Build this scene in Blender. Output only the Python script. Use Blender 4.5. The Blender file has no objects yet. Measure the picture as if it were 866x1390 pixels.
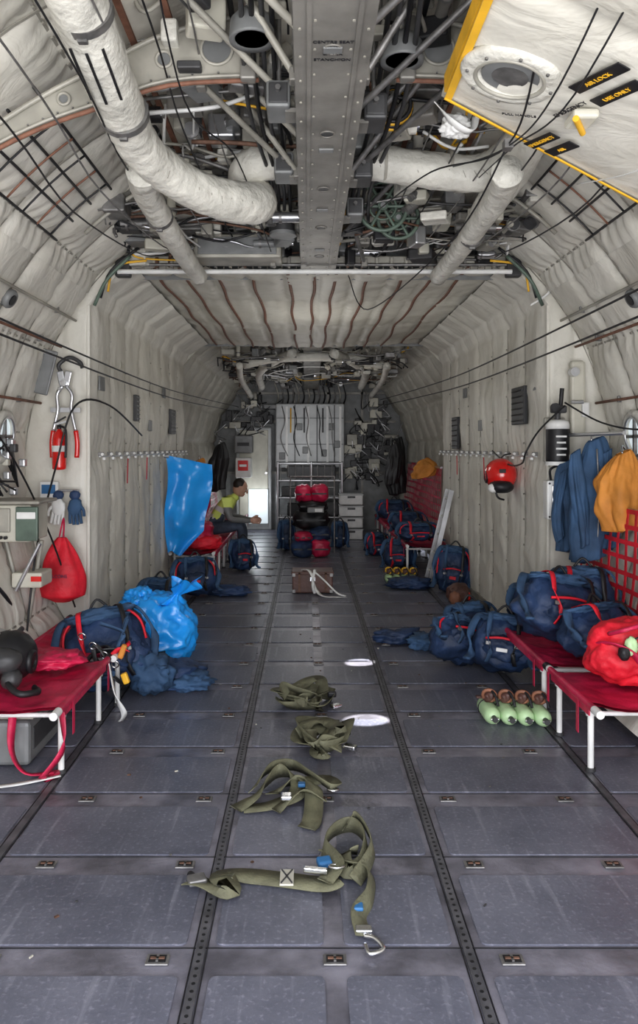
import bpy, bmesh, math, random
from mathutils import Vector, Matrix, noise, Euler
random.seed(7)
V=Vector
sc=bpy.context.scene
COL=sc.collection

# ------------------------------------------------------------------ materials
def mat(name,col,rough=.7,metal=0.0,var=.15,scale=5.0,bump=0.0,bscale=40.0,col2=None,emit=None,det=4,trans=0,coat=0,bd=.02):
    m=bpy.data.materials.new(name); m.use_nodes=True
    nt=m.node_tree; N=nt.nodes; L=nt.links
    bs=N['Principled BSDF']
    tc=N.new('ShaderNodeTexCoord')
    nz=N.new('ShaderNodeTexNoise'); nz.inputs['Scale'].default_value=scale; nz.inputs['Detail'].default_value=det
    L.new(tc.outputs['Object'],nz.inputs['Vector'])
    rp=N.new('ShaderNodeValToRGB')
    c2=col2 if col2 else tuple(min(1,c*(1+var)) for c in col)
    c1=col if col2 else tuple(c*(1-var) for c in col)
    rp.color_ramp.elements[0].position=.32; rp.color_ramp.elements[1].position=.68
    rp.color_ramp.elements[0].color=(*c1,1); rp.color_ramp.elements[1].color=(*c2,1)
    L.new(nz.outputs['Fac'],rp.inputs['Fac']); L.new(rp.outputs['Color'],bs.inputs['Base Color'])
    bs.inputs['Roughness'].default_value=rough; bs.inputs['Metallic'].default_value=metal
    if trans: bs.inputs['Transmission Weight'].default_value=trans
    if coat: bs.inputs['Coat Weight'].default_value=coat
    if bump:
        n2=N.new('ShaderNodeTexNoise'); n2.inputs['Scale'].default_value=bscale; n2.inputs['Detail'].default_value=5
        L.new(tc.outputs['Object'],n2.inputs['Vector'])
        bp=N.new('ShaderNodeBump'); bp.inputs['Strength'].default_value=bump; bp.inputs['Distance'].default_value=bd
        L.new(n2.outputs['Fac'],bp.inputs['Height']); L.new(bp.outputs['Normal'],bs.inputs['Normal'])
    if emit:
        bs.inputs['Emission Color'].default_value=(*col,1); bs.inputs['Emission Strength'].default_value=emit
    return m

def quilt_mat(name,col,stain=.22,bump=.28):
    m=bpy.data.materials.new(name); m.use_nodes=True
    nt=m.node_tree; N=nt.nodes; L=nt.links; bs=N['Principled BSDF']
    tc=N.new('ShaderNodeTexCoord')
    a=N.new('ShaderNodeTexNoise'); a.inputs['Scale'].default_value=1.3; a.inputs['Detail'].default_value=7; a.inputs['Roughness'].default_value=.65
    L.new(tc.outputs['Object'],a.inputs['Vector'])
    r=N.new('ShaderNodeValToRGB'); r.color_ramp.elements[0].position=.3; r.color_ramp.elements[1].position=.6
    r.color_ramp.elements[0].color=(col[0]*(1-stain),col[1]*(1-stain*1.05),col[2]*(1-stain*1.15),1); r.color_ramp.elements[1].color=(*col,1)
    L.new(a.outputs['Fac'],r.inputs['Fac']); L.new(r.outputs['Color'],bs.inputs['Base Color'])
    mp=N.new('ShaderNodeMapping'); mp.inputs['Scale'].default_value=(3,5,3)
    L.new(tc.outputs['Object'],mp.inputs['Vector'])
    b=N.new('ShaderNodeTexNoise'); b.inputs['Scale'].default_value=1.2; b.inputs['Detail'].default_value=4; b.inputs['Distortion'].default_value=1.0
    L.new(mp.outputs[0],b.inputs['Vector'])
    bp=N.new('ShaderNodeBump'); bp.inputs['Strength'].default_value=bump; bp.inputs['Distance'].default_value=.05
    L.new(b.outputs['Fac'],bp.inputs['Height']); L.new(bp.outputs['Normal'],bs.inputs['Normal'])
    bs.inputs['Roughness'].default_value=.55
    return m

M={}
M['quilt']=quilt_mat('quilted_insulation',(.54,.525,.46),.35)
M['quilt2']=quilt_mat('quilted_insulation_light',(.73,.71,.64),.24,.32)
M['quiltc']=quilt_mat('canvas_ceiling',(.72,.70,.62),.25)
M['duct']=mat('duct_wrap',(.64,.625,.565),.5,0,.18,5,.6,16,bd=.03)
M['beam']=mat('painted_beam',(.23,.22,.20),.5,.3,.25,6,.05,60)
M['frame']=mat('frame_paint',(.36,.345,.30),.5,.15,.3,5)
M['rail']=mat('worn_rail_metal',(.15,.15,.165),.4,.5,.35,12)
M['seam']=mat('seam_tape',(.31,.295,.255),.7,0,.2,8)
M['alu']=mat('aluminium',(.56,.565,.58),.35,.85,.15,8)
M['dull']=mat('dull_steel',(.24,.235,.23),.5,.7,.3,20)
M['chrome']=mat('steel_bright',(.75,.76,.78),.2,1,.05,8)
M['white']=mat('white_paint',(.75,.75,.73),.45,0,.1,8)
M['grey']=mat('grey_paint',(.19,.195,.195),.5,.1,.2,8)
M['dgrey']=mat('dark_grey_paint',(.05,.05,.052),.5,.1,.3,8)
M['black']=mat('black_rubber',(.010,.010,.012),.5,0,.3,12)
M['strapb']=mat('brown_strap',(.21,.095,.06),.7,0,.25,20)
M['navy']=mat('navy_nylon',(.018,.042,.108),.6,0,.5,5,.4,24)
M['navy2']=mat('navy_cloth_light',(.035,.082,.165),.8,0,.4,5,.4,18)
M['red']=mat('red_cloth',(.66,.012,.03),.6,0,.3,6,.4,22)
M['redcan']=mat('red_canvas',(.52,.016,.07),.42,0,.3,7,.3,20)
M['redg']=mat('red_gloss',(.66,.015,.012),.2,0,.1,6,coat=.5)
M['blueb']=mat('blue_plastic',(.02,.36,.95),.3,0,.10,4,.35,9,coat=.2,bd=.03)
M['orange']=mat('orange_cloth',(.60,.24,.04),.7,0,.25,6,.3,20)
M['olive']=mat('olive_webbing',(.14,.138,.085),.75,0,.3,14,.25,120)
M['green']=mat('green_enamel',(.10,.14,.11),.45,.1,.25,8)
M['mint']=mat('mint_bottle',(.48,.68,.38),.35,0,.1,8)
M['brown']=mat('brown_leather',(.1,.045,.035),.5,0,.3,8,.2,30)
M['brownr']=mat('brown_rubber',(.28,.12,.07),.5,0,.3,8)
M['rust']=mat('rusty_fitting',(.14,.075,.05),.7,.2,.4,30)
M['yellow']=mat('yellow_paint',(.80,.45,.03),.5,0,.15,8)
M['hiviz']=mat('hivis_yellow',(.80,.95,.22),.55,0,.08,8)
M['skin']=mat('skin',(.55,.32,.23),.5,0,.1,8)
M['hair']=mat('dark_hair',(.02,.014,.01),.6,0,.3,30)
M['jeans']=mat('trousers',(.06,.08,.12),.8,0,.3,10)
M['glass']=mat('window_glass',(.7,.78,.82),.1,0,.05,3,emit=.6)
M['cream']=mat('cream_box',(.56,.54,.46),.5,0,.12,6)
M['locker']=mat('locker_grey',(.46,.47,.47),.45,.1,.12,5)
M['plum']=mat('floor_frame_metal',(.215,.21,.25),.33,.3,.45,7,.12,50)  # purple cast of the reflected sky is put into this metal colour
M['teal']=mat('teal_label',(.03,.14,.32),.5)

def floor_mat():
    m=bpy.data.materials.new('nonslip_panel'); m.use_nodes=True
    nt=m.node_tree; N=nt.nodes; L=nt.links; bs=N['Principled BSDF']
    tc=N.new('ShaderNodeTexCoord')
    a=N.new('ShaderNodeTexNoise'); a.inputs['Scale'].default_value=1.8; a.inputs['Detail'].default_value=10; a.inputs['Roughness'].default_value=.75
    L.new(tc.outputs['Object'],a.inputs['Vector'])
    r=N.new('ShaderNodeValToRGB'); e=r.color_ramp.elements
    e[0].position=.34; e[1].position=.68
    e[0].color=(.084,.090,.120,1); e[1].color=(.175,.180,.222,1)  # grey-blue panels, with the sky's bluish-purple reflection put into the colour
    L.new(a.outputs['Fac'],r.inputs['Fac'])
    sp=N.new('ShaderNodeTexNoise'); sp.inputs['Scale'].default_value=70; sp.inputs['Detail'].default_value=4
    L.new(tc.outputs['Object'],sp.inputs['Vector'])
    r2=N.new('ShaderNodeValToRGB'); r2.color_ramp.elements[0].position=.55; r2.color_ramp.elements[1].position=.78
    r2.color_ramp.elements[0].color=(0,0,0,1); r2.color_ramp.elements[1].color=(.12,.115,.13,1)
    L.new(sp.outputs['Fac'],r2.inputs['Fac'])
    mx=N.new('ShaderNodeMix'); mx.data_type='RGBA'; mx.blend_type='ADD'; mx.inputs['Factor'].default_value=1
    L.new(r.outputs['Color'],mx.inputs[6]); L.new(r2.outputs['Color'],mx.inputs[7])
    mp=N.new('ShaderNodeMapping'); mp.inputs['Scale'].default_value=(22,1.4,1); L.new(tc.outputs['Object'],mp.inputs['Vector'])
    sn=N.new('ShaderNodeTexNoise'); sn.inputs['Scale'].default_value=1.5; sn.inputs['Detail'].default_value=6; L.new(mp.outputs[0],sn.inputs['Vector'])
    r3=N.new('ShaderNodeValToRGB'); r3.color_ramp.elements[0].position=.58; r3.color_ramp.elements[1].position=.80
    r3.color_ramp.elements[0].color=(0,0,0,1); r3.color_ramp.elements[1].color=(.13,.13,.14,1); L.new(sn.outputs['Fac'],r3.inputs['Fac'])
    m2=N.new('ShaderNodeMix'); m2.data_type='RGBA'; m2.blend_type='ADD'; m2.inputs['Factor'].default_value=1
    L.new(mx.outputs[2],m2.inputs[6]); L.new(r3.outputs['Color'],m2.inputs[7])
    L.new(m2.outputs[2],bs.inputs['Base Color'])
    mr=N.new('ShaderNodeMapRange'); mr.inputs[3].default_value=.24; mr.inputs[4].default_value=.50; L.new(a.outputs['Fac'],mr.inputs[0]); L.new(mr.outputs[0],bs.inputs['Roughness'])
    bp=N.new('ShaderNodeBump'); bp.inputs['Strength'].default_value=.3; bp.inputs['Distance'].default_value=.004
    L.new(sp.outputs['Fac'],bp.inputs['Height']); L.new(bp.outputs['Normal'],bs.inputs['Normal'])
    return m
M['panel']=floor_mat()

# ------------------------------------------------------------------ builder
def crn(pts,sub,closed=False):
    n=len(pts); out=[]
    if n<3 and not closed:
        return [tuple(p) for p in pts]
    rng=n if closed else n-1
    for i in range(rng):
        if closed: p=[pts[(i+k-1)%n] for k in range(4)]
        else: p=[pts[max(0,i-1)],pts[i],pts[i+1],pts[min(n-1,i+2)]]
        for k in range(sub):
            t=k/sub
            out.append(tuple(.5*((2*b)+(c-a)*t+(2*a-5*b+4*c-d)*t*t+(-a+3*b-3*c+d)*t**3) for a,b,c,d in zip(*p)))
    if not closed: out.append(tuple(pts[-1]))
    return out
_ico={}
def ico(sub):
    if sub not in _ico:
        bm=bmesh.new(); bmesh.ops.create_icosphere(bm,subdivisions=sub,radius=1)
        _ico[sub]=([v.co.copy() for v in bm.verts],[[v.index for v in f.verts] for f in bm.faces]); bm.free()
    return _ico[sub]

class B:
    def __init__(s,name): s.name=name; s.v=[]; s.f=[]; s.mi=[]; s.sm=[]; s.mats=[]; s.M=Matrix.Identity(4)
    def add(s,vs,fs,m,smooth=True):
        m=M[m] if isinstance(m,str) else m
        if m not in s.mats: s.mats.append(m)
        k=s.mats.index(m); o=len(s.v)
        s.v+= [s.M@V(v) for v in vs]
        for f in fs: s.f.append([i+o for i in f]); s.mi.append(k); s.sm.append(smooth)
    def at(s,loc=(0,0,0),rot=(0,0,0),sc_=1):
        s.M=Matrix.Translation(loc)@Euler([math.radians(a) for a in rot]).to_matrix().to_4x4()@Matrix.Scale(sc_,4); return s
    def box(s,c,d,m,rot=(0,0,0),bev=0,seg=2):
        bm=bmesh.new(); bmesh.ops.create_cube(bm,size=1)
        for v in bm.verts: v.co=V((v.co.x*d[0],v.co.y*d[1],v.co.z*d[2]))
        if bev: bmesh.ops.bevel(bm,geom=bm.edges[:],offset=min(bev,min(d)*.45),segments=seg,profile=.5,affect='EDGES')
        R=Euler([math.radians(a) for a in rot]).to_matrix()
        bm.verts.index_update()
        s.add([R@v.co+V(c) for v in bm.verts],[[v.index for v in f.verts] for f in bm.faces],m,False); bm.free()
    def cyl(s,p0,p1,r,m,r2=None,seg=16,smooth=True):
        p0=V(p0);p1=V(p1); r2=r if r2 is None else r2
        t=(p1-p0).normalized(); a=t.orthogonal().normalized(); b=t.cross(a)
        vs=[]
        for p,q in((p0,r),(p1,r2)):
            for i in range(seg):
                an=2*math.pi*i/seg; vs.append(p+a*q*math.cos(an)+b*q*math.sin(an))
        side=[[i,(i+1)%seg,seg+(i+1)%seg,seg+i] for i in range(seg)]
        s.add(vs,side,m,smooth)
        s.add(vs,[list(range(seg))[::-1],list(range(seg,2*seg))],m,False)
    def tube(s,pts,r,m,seg=8,sub=5,closed=False,ripple=0):
        P=crn(pts,sub,closed); n=len(P)
        Q=[V(p[:3]) for p in P]; vs=[];fs=[]
        T=[((Q[(i+1)%n]-Q[i-1]) if closed else (Q[min(n-1,i+1)]-Q[max(0,i-1)])).normalized() for i in range(n)]
        a=T[0].orthogonal().normalized()
        for i in range(n):
            a=(a-T[i]*a.dot(T[i])); a=a.normalized() if a.length>1e-6 else T[i].orthogonal().normalized()
            b=T[i].cross(a); rr=P[i][3] if len(P[i])>3 else r
            for k in range(seg):
                an=2*math.pi*k/seg; dd=(a*math.cos(an)+b*math.sin(an)); q=rr
                if ripple: q*=1+ripple*(noise.noise(Q[i]*14+dd*1.6)+.5*noise.noise(Q[i]*31+dd*3))+min(ripple,.06)*.35*(i%3==0)
                vs.append(Q[i]+dd*q)
        for i in range(n if closed else n-1):
            j=(i+1)%n
            for k in range(seg): fs.append([i*seg+k,i*seg+(k+1)%seg,j*seg+(k+1)%seg,j*seg+k])
        if not closed: fs+= [list(range(seg))[::-1],[(n-1)*seg+k for k in range(seg)]]
        s.add(vs,fs,m)
    def ribbon(s,pts,w,m,th=.004,sub=6):
        P=crn([tuple(p)+((0,) if len(p)<4 else ()) for p in pts],sub); n=len(P); Q=[V(p[:3]) for p in P]
        vs=[];fs=[]; prev=None
        for i in range(n):
            T=(Q[min(n-1,i+1)]-Q[max(0,i-1)]).normalized()
            h=T.cross(V((0,0,1)))
            if h.length<.15: h=prev or V((1,0,0))
            h=h.normalized()
            if prev and h.dot(prev)<-.3 and abs(T.z)>.8: h=-h
            prev=h; u=h.cross(T).normalized(); t=P[i][3]
            sd=(h*math.cos(t)+u*math.sin(t)); nn=sd.cross(T).normalized()
            for x,y in((-1,-1),(1,-1),(1,1),(-1,1)): vs.append(Q[i]+sd*x*w/2+nn*y*th/2)
        for i in range(n-1):
            for k in range(4): fs.append([i*4+k,i*4+(k+1)%4,i*4+4+(k+1)%4,i*4+4+k])
        fs+=[[0,1,2,3],[4*n-4,4*n-3,4*n-2,4*n-1]]
        s.add(vs,fs,m)
    def strap(s,p0,p1,w,nrm,m,th=.003):
        p0=V(p0);p1=V(p1);T=(p1-p0).normalized();n=V(nrm).normalized();sd=T.cross(n).normalized();n=sd.cross(T)
        vs=[]
        for p in(p0,p1):
            for x,y in((-1,-1),(1,-1),(1,1),(-1,1)): vs.append(p+sd*x*w/2+n*y*th/2)
        s.add(vs,[[0,1,5,4],[1,2,6,5],[2,3,7,6],[3,0,4,7],[3,2,1,0],[4,5,6,7]],m,False)
    def ring(s,c,R,r,axis,m,seg=24,rs=8,sq=1):
        ax=V(axis).normalized(); a=ax.orthogonal().normalized(); b=ax.cross(a)
        s.tube([tuple(V(c)+a*R*math.cos(2*math.pi*i/seg)+b*R*sq*math.sin(2*math.pi*i/seg)) for i in range(seg)],r,m,rs,1,True)
    def lathe(s,c,axis,prof,m,seg=24):
        ax=V(axis).normalized(); a=ax.orthogonal().normalized(); b=ax.cross(a); vs=[];fs=[]
        for r,h in prof:
            for k in range(seg):
                an=2*math.pi*k/seg; vs.append(V(c)+ax*h+(a*math.cos(an)+b*math.sin(an))*max(r,.0005))
        for i in range(len(prof)-1):
            for k in range(seg): fs.append([i*seg+k,i*seg+(k+1)%seg,(i+1)*seg+(k+1)%seg,(i+1)*seg+k])
        fs+=[list(range(seg))[::-1],[(len(prof)-1)*seg+k for k in range(seg)]]
        s.add(vs,fs,m)
    def sheet(s,fn,nu,nv,m,smooth=True):
        vs=[fn(i/nu,j/nv) for i in range(nu+1) for j in range(nv+1)]
        w=nv+1
        s.add(vs,[[i*w+j,(i+1)*w+j,(i+1)*w+j+1,i*w+j+1] for i in range(nu) for j in range(nv)],m,smooth)
    def blob(s,c,h,m,rot=(0,0,0),p=2.6,n=.05,ns=2.2,seed=0,sub=4,floor=None,crease=1.0,slump=0):
        vs0,fs=ico(sub); R=Euler([math.radians(a) for a in rot]).to_matrix(); sd=V((seed*3.7,seed*1.3,seed*9.1)); vs=[]
        for d in vs0:
            r=(abs(d.x)**p+abs(d.y)**p+abs(d.z)**p)**(-1/p); q=d*r
            k=1+n*1.6*noise.noise(d*ns+sd)+n*crease*(.45-abs(noise.noise(d*ns*1.9+sd*2))*2.2)+n*.6*noise.noise(d*ns*4+sd)
            q=q*k
            if slump: w=1+slump*(-q.z)*.5; q=V((q.x*w,q.y*w,q.z))
            q=R@V((q.x*h[0],q.y*h[1],q.z*h[2]))+V(c)
            if floor is not None and q.z<floor: q.z=floor+(q.z-floor)*.04
            vs.append(q)
        s.add(vs,fs,m)
    def text(s,t,Mx,size,m,ext=.001):
        cu=bpy.data.curves.new('t','FONT'); cu.body=t; cu.size=size; cu.extrude=ext; cu.align_x='CENTER'; cu.align_y='CENTER'
        o=bpy.data.objects.new('t',cu); COL.objects.link(o); dg=bpy.context.evaluated_depsgraph_get(); dg.update()
        me=bpy.data.meshes.new_from_object(o.evaluated_get(dg))
        s.add([Mx@v.co for v in me.vertices],[list(p.vertices) for p in me.polygons],m,False)
        bpy.data.objects.remove(o); bpy.data.meshes.remove(me)
    def done(s):
        me=bpy.data.meshes.new(s.name)
        xs=[v.x for v in s.v];ys=[v.y for v in s.v];zs=[v.z for v in s.v]
        c=V(((min(xs)+max(xs))/2,(min(ys)+max(ys))/2,min(zs)))
        me.from_pydata([v-c for v in s.v],[],s.f)
        for m in s.mats: me.materials.append(m)
        me.polygons.foreach_set('material_index',s.mi); me.polygons.foreach_set('use_smooth',s.sm)
        me.update()
        o=bpy.data.objects.new(s.name,me); o.location=c; COL.objects.link(o); return o

def frac(x): return x-math.floor(x)
def pil(t): return 1-abs(2*frac(t)-1)**5
def quilt(u,v,su,sv,amp,wr,seed=0):
    d=amp*pil(u/su)*pil(v/sv)
    eu=abs(2*frac(u/su)-1); ev=abs(2*frac(v/sv)-1)
    d+=amp*.22*(eu**3)*math.sin(v*52+3*noise.noise(V((u,v*2,seed))))*(1-ev**6)
    d+=amp*.22*(ev**3)*math.sin(u*58+3*noise.noise(V((u*2,v,seed))))*(1-eu**6)
    d+=wr*(noise.noise(V((u*2.1,v*2.1,seed)))+.8*(.4-abs(noise.noise(V((u*2.6,v*3.4,seed+5)))*2)))
    return d

# ------------------------------------------------------------------ room shell
R0=2.02; ZC=1.28
def shell_pt(y,a,d,taper=True):
    k=1.0
    if y>9.3: k=1-.13*(y-9.3)/4.5
    r=R0*k-d
    return V((r*math.sin(a),y,ZC+r*math.cos(a)))
def shell_part(name,a0,a1,y0,y1,mt,seed):
    b=B(name); a0=math.radians(a0);a1=math.radians(a1); arc=abs(a1-a0)*R0
    def fn(u,v):
        y=y0+(y1-y0)*u; a=a0+(a1-a0)*v
        return shell_pt(y,a,.01+quilt(y+.31,abs(a)*R0+.1,.508,.60,.055,.014,seed))
    b.sheet(fn,int((y1-y0)/.025),int(arc/.03),mt)
    return b
def lacing(b,s):
    for y in [k*.508-.31+.508 for k in range(0,11)]:
        pts=[shell_pt(y,math.radians(s*a),.024) for a in range(4 if s else 0,128,6)]
        for i in range(len(pts)-1): b.strap(pts[i],pts[i+1],.014,(V((0,0,ZC))-V((pts[i].x,0,pts[i].z))),'seam')
    for k2 in range(1,8):
        a=(k2*.60-.1)/R0
        if a>math.radians(128): continue
        p=[shell_pt(.1+k*.5,s*a,.022) for k in range(11)]
        for i in range(10): b.strap(p[i],p[i+1],.012,(V((0,0,ZC))-V((p[i].x,0,p[i].z))),'seam')
        for k in range(52):
            p=shell_pt(.3+k*.1,s*a,.03); nn=V((-math.sin(s*a),0,-math.cos(a)))
            b.cyl(p,p+nn*.007,.007,'frame',seg=6)
b=shell_part('wall_left',-129,-52,-.2,5.62,'quilt2',1); lacing(b,-1); b.done()
b=shell_part('wall_right',52,129,-.2,5.62,'quilt2',2); lacing(b,1); b.done()
b=shell_part('ceiling',-52,52,-.2,5.62,'quilt2',3); b.done()
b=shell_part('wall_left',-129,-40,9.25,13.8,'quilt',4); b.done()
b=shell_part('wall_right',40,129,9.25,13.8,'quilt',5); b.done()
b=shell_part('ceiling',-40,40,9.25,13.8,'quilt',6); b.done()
b=B('light_block_shell')  # unseen outer shell, added to block sky light leaking between the hull sections
b.sheet(lambda u,v: V(((R0+.1)*math.sin(math.radians(-132+264*v)),-.3+14.2*u,ZC+(R0+.1)*math.cos(math.radians(-132+264*v)))),6,60,'dgrey')
b.done()

# floor
b=B('floor')
b.box((0,6.75,-.04),(3.3,14.1,.08),'plum')
cols=[(-1.52,-1.2),(-1.14,-.43),(-.345,-.03),(.03,.345),(.43,1.14),(1.2,1.52)]
for k in range(-1,27):
    yc=.19+.5*k+.25
    if yc<0 or yc>13.6: continue
    for (x0,x1) in cols:
        bm=bmesh.new(); bmesh.ops.create_cube(bm,size=1)
        for v in bm.verts: v.co=V((v.co.x*(x1-x0),v.co.y*.365,v.co.z*.006))
        ve=[e for e in bm.edges if abs(e.verts[0].co.z-e.verts[1].co.z)>.001]
        bmesh.ops.bevel(bm,geom=ve,offset=.02,segments=3,profile=.5,affect='EDGES'); bm.verts.index_update()
        b.add([v.co+V(((x0+x1)/2,yc,.002)) for v in bm.verts],[[v.index for v in f.verts] for f in bm.faces],'panel',False); bm.free()
for x in(-1.17,-.385,.385,1.17):
    b.box((x,6.75,.002),(.028,13.9,.008),'rail')
    for s in(-1,1): b.box((x+s*.019,6.75,.001),(.003,13.9,.005),'black')
for x in(-.385,.385):
    for k in range(360):
        y=.5+k*.03
        b.cyl((x,y,.0055),(x,y,.0068),.006,'black',seg=6)
for k in range(27):
    y=.19+.5*k
    b.box((0,y+.055,.0005),(3.0,.003,.004),'black')
b.done()
b=B('tie_down_fittings')
for k in range(0,27):
    y=.19+.5*k
    for x in(-1.47,-.98,-.5,0,.5,.98,1.47):
        if k%2 and abs(x) in(1.47,): continue
        b.box((x,y,.004),(.066,.046,.006),'dull',bev=.003)
        b.box((x,y,.0075),(.048,.03,.002),'black')
        b.box((x,y,.0095),(.04,.007,.004),'rust')
        b.box((x,y,.0095),(.007,.028,.004),'dull')
b.done()

# wheel well housings
def well(name,sx,seed):
    b=B(name); X=1.56
    prof=[(X,0),(X,2.42),(X-.06,2.55),(X-.22,2.66),(X-.3,2.70)]
    Ls=[0]
    for i in range(1,len(prof)): Ls.append(Ls[-1]+math.dist(prof[i],prof[i-1]))
    def pf(s):
        for i in range(1,len(prof)):
            if s<=Ls[i]+1e-6:
                t=(s-Ls[i-1])/(Ls[i]-Ls[i-1]); x=prof[i-1][0]*(1-t)+prof[i][0]*t; z=prof[i-1][1]*(1-t)+prof[i][1]*t
                dx=prof[i][0]-prof[i-1][0];dz=prof[i][1]-prof[i-1][1];l=math.hypot(dx,dz); return x,z,-dz/l,dx/l
    def fn(u,v):
        y=5.3+4.0*u; x,z,nx,nz=pf(min(v*Ls[-1],Ls[-1])); d=quilt(y-5.3,z+.2,.5,1.6,.03,.018,seed)
        d+=.003*math.sin(y*24+4*noise.noise(V((y*2,z*1.5,seed))))*max(0,math.sin(z*1.3))
        e=min(1,min(u,1-u)*40); d*=e
        return V((sx*(x+nx*d),y,z+nz*d))
    b.sheet(fn,150,80,'quilt2')
    for yy,sg in((5.3,-1),(9.3,1)):
        def fa(u,v):
            z=2.72*v; xo=math.sqrt(max(0,4.0-(z-ZC)**2))+.04
            xi=X if z<2.42 else X-(z-2.42)*.9
            xo=max(xo,xi+.02)
            x=xi+(xo-xi)*u; d=quilt(x,z,.35,.9,.025,.01,seed+7)*min(1,min(u,1-u)*12+.0)
            return V((sx*x,yy+sg*d,z))
        b.sheet(fa,24,70,'quilt2')
    b.box((sx*(X+.005),5.29,1.21),(.025,.025,2.42),'quilt2',bev=.008)
    b.box((sx*(X-.01),5.29,.06),(.04,.05,.12),'frame')
    for k in range(1,8):
        y=5.3+.5*k; b.cyl((sx*(X-.006),y,.05),(sx*(X-.006),y,2.4),.004,'seam',seg=6)
        for j in range(12): b.cyl((sx*(X-.006),y+.02,.15+.19*j),(sx*(X-.016),y+.02,.15+.19*j),.007,'frame',seg=6)
    for k in range(16):
        y=5.42+.25*k
        b.box((sx*(X-.045),y,1.40),(.04,.016,.03),'dull',bev=.004)
        b.cyl((sx*(X-.06),y-.02,1.40),(sx*(X-.06),y+.02,1.40),.011,'white',seg=8)
        b.box((sx*(X-.07),y,1.37),(.02,.03,.02),'white',bev=.004)
        if k in(3,6,11): b.strap((sx*(X-.05),y+.05,1.36),(sx*(X-.045),y+.05,1.16),.03,(sx,0,0),'red')
    b.cyl((sx*(X-.055),5.35,1.385),(sx*(X-.055),9.25,1.385),.005,'alu',seg=6)
    b.box((sx*(X-.03),7.3,.04),(.03,4,.08),'frame')
    for y,z,h in((5.5,1.9,.1),(6.1,2.1,.08),(7.2,1.65,.1),(7.9,2.0,.1)): b.box((sx*(X-.03),y,z),(.012,.14,h),'cream' if h<.09 else 'grey',bev=.004)
    return b
b=well('wheel_well_housing',-1,11)
for (y,z,w,h) in((6.55,1.78,.12,.22),(8.3,1.72,.28,.26)):
    b.box((-1.515,y,z),(.03,w,h),'dgrey',bev=.005)
    for k in range(6): b.box((-1.497,y,z-h*.4+k*h*.16),(.008,w*.86,.010),'grey',rot=(0,30,0))
b.done()
b=well('wheel_well_housing',1,12)
for (y,z,w,h) in((5.82,1.76,.34,.28),(8.3,1.6,.3,.34)):
    b.box((1.515,y,z),(.03,w,h),'black',bev=.005)
    for k in range(6): b.box((1.497,y,z-h*.4+k*h*.16),(.008,w*.86,.010),'dgrey',rot=(0,30,0))
b.done()

b=B('ceiling')
def fc(u,v):
    y=5.38+3.95*u; x=-1.3+2.6*v
    sag=.05*math.sin(math.pi*v)+.02
    d=quilt(x,y,.26,1.3,.024,.012,31)
    return V((x,y,2.74-sag-d+ (0 if u>.01 else .02)))
b.sheet(fc,110,110,'quiltc')
b.done()
b=B('webbing_straps')
for x in(-1.15,-.95,-.72,-.46,-.2,-.03,.12,.36,.6,.82,1.05):
    pts=[]
    for k in range(9):
        y=5.36+.5*k; q=fc(max(0,(y-5.38)/3.95),(x+1.3)/2.6); pts.append((q.x+.012*math.sin(k*2+x*9),y,q.z-.008))
    b.ribbon(pts,.022,'strapb',sub=4)
b.done()
b=B('wall_wing_box')
vs=[];n=40
for i in range(n+1):
    a=math.radians(-44+88*i/n); vs.append((R0*math.sin(a),5.62,ZC+R0*math.cos(a)))
vs+=[(1.45,5.62,2.66),(-1.45,5.62,2.66)]
b.add(vs,[list(range(len(vs)))],'grey',False)
vs=[(x,9.32,z) for x,y,z in vs]; b.add(vs,[list(range(len(vs)))],'grey',False)
b.done()

# ------------------------------------------------------------------ forward bulkhead
b=B('wall_front')
n=40; vs=[(1.8*math.sin(math.radians(-130+260*i/n)),13.75,ZC+1.8*math.cos(math.radians(-130+260*i/n))) for i in range(n+1)]
b.add(vs,[list(range(n+1))],'grey',False)
b.box((0,13.72,.5),(3.0,.05,1.0),'grey')
for x in(-.9,-.3,.3,.9): b.box((x,13.7,1.3),(.04,.05,2.4),'beam')
for z in(1.0,1.9,2.4): b.box((0,13.7,z),(3.0,.05,.04),'beam')
b.done()
b=B('bulkhead_locker')
b.box((-.02,13.5,1.65),(1.18,.28,1.1),'locker',bev=.02)
for x in(-.42,-.05,.28,.50): b.box((x,13.34,1.62),(.04,.02,1.06),'white')
for x in(-.28,.1,.4): b.box((x,13.35,1.65),(.016,.02,1.05),'dgrey')
for z in(1.2,1.5,1.95): b.box((-.02,13.35,z),(1.15,.02,.015),'grey')
for x in(-.35,-.12,.2): b.cyl((x,13.32,2.12),(x,13.32,1.7),.012,'yellow' if x<-.2 else 'dgrey',seg=8)
for x,z in((-.2,1.8),(.22,1.35),(-.5,1.3),(.35,1.8),(-.1,1.4),(.45,1.5)): b.box((x,13.34,z),(.1,.03,.12),'grey',bev=.01)
for k in range(5): b.tube([(-.5+.2*k,13.33,2.15),(-.45+.2*k,13.28,1.9),(-.52+.22*k,13.3,1.6),(-.4+.2*k,13.3,1.3)],.008,'black' if k%2 else 'dull',6,5)
b.done()
b=B('cargo_rack')
for x in(-.55,0,.5):
    b.cyl((x,13.1,0),(x,13.1,1.2),.02,'alu')
    b.cyl((x,12.7,0),(x,12.7,1.2),.02,'alu')
for z in(.3,.62,.9,1.18):
    b.cyl((-.55,12.7,z),(.5,12.7,z),.014,'alu'); b.cyl((-.55,13.1,z),(.5,13.1,z),.014,'alu')
    for k in range(10): b.cyl((-.5+k*.11,12.7,z),(-.5+k*.11,13.1,z),.008,'dull',seg=6)
for k in range(9): b.cyl((-.5+k*.12,12.7,.9),(-.5+k*.12,12.7,1.18),.007,'dull',seg=6)
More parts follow.
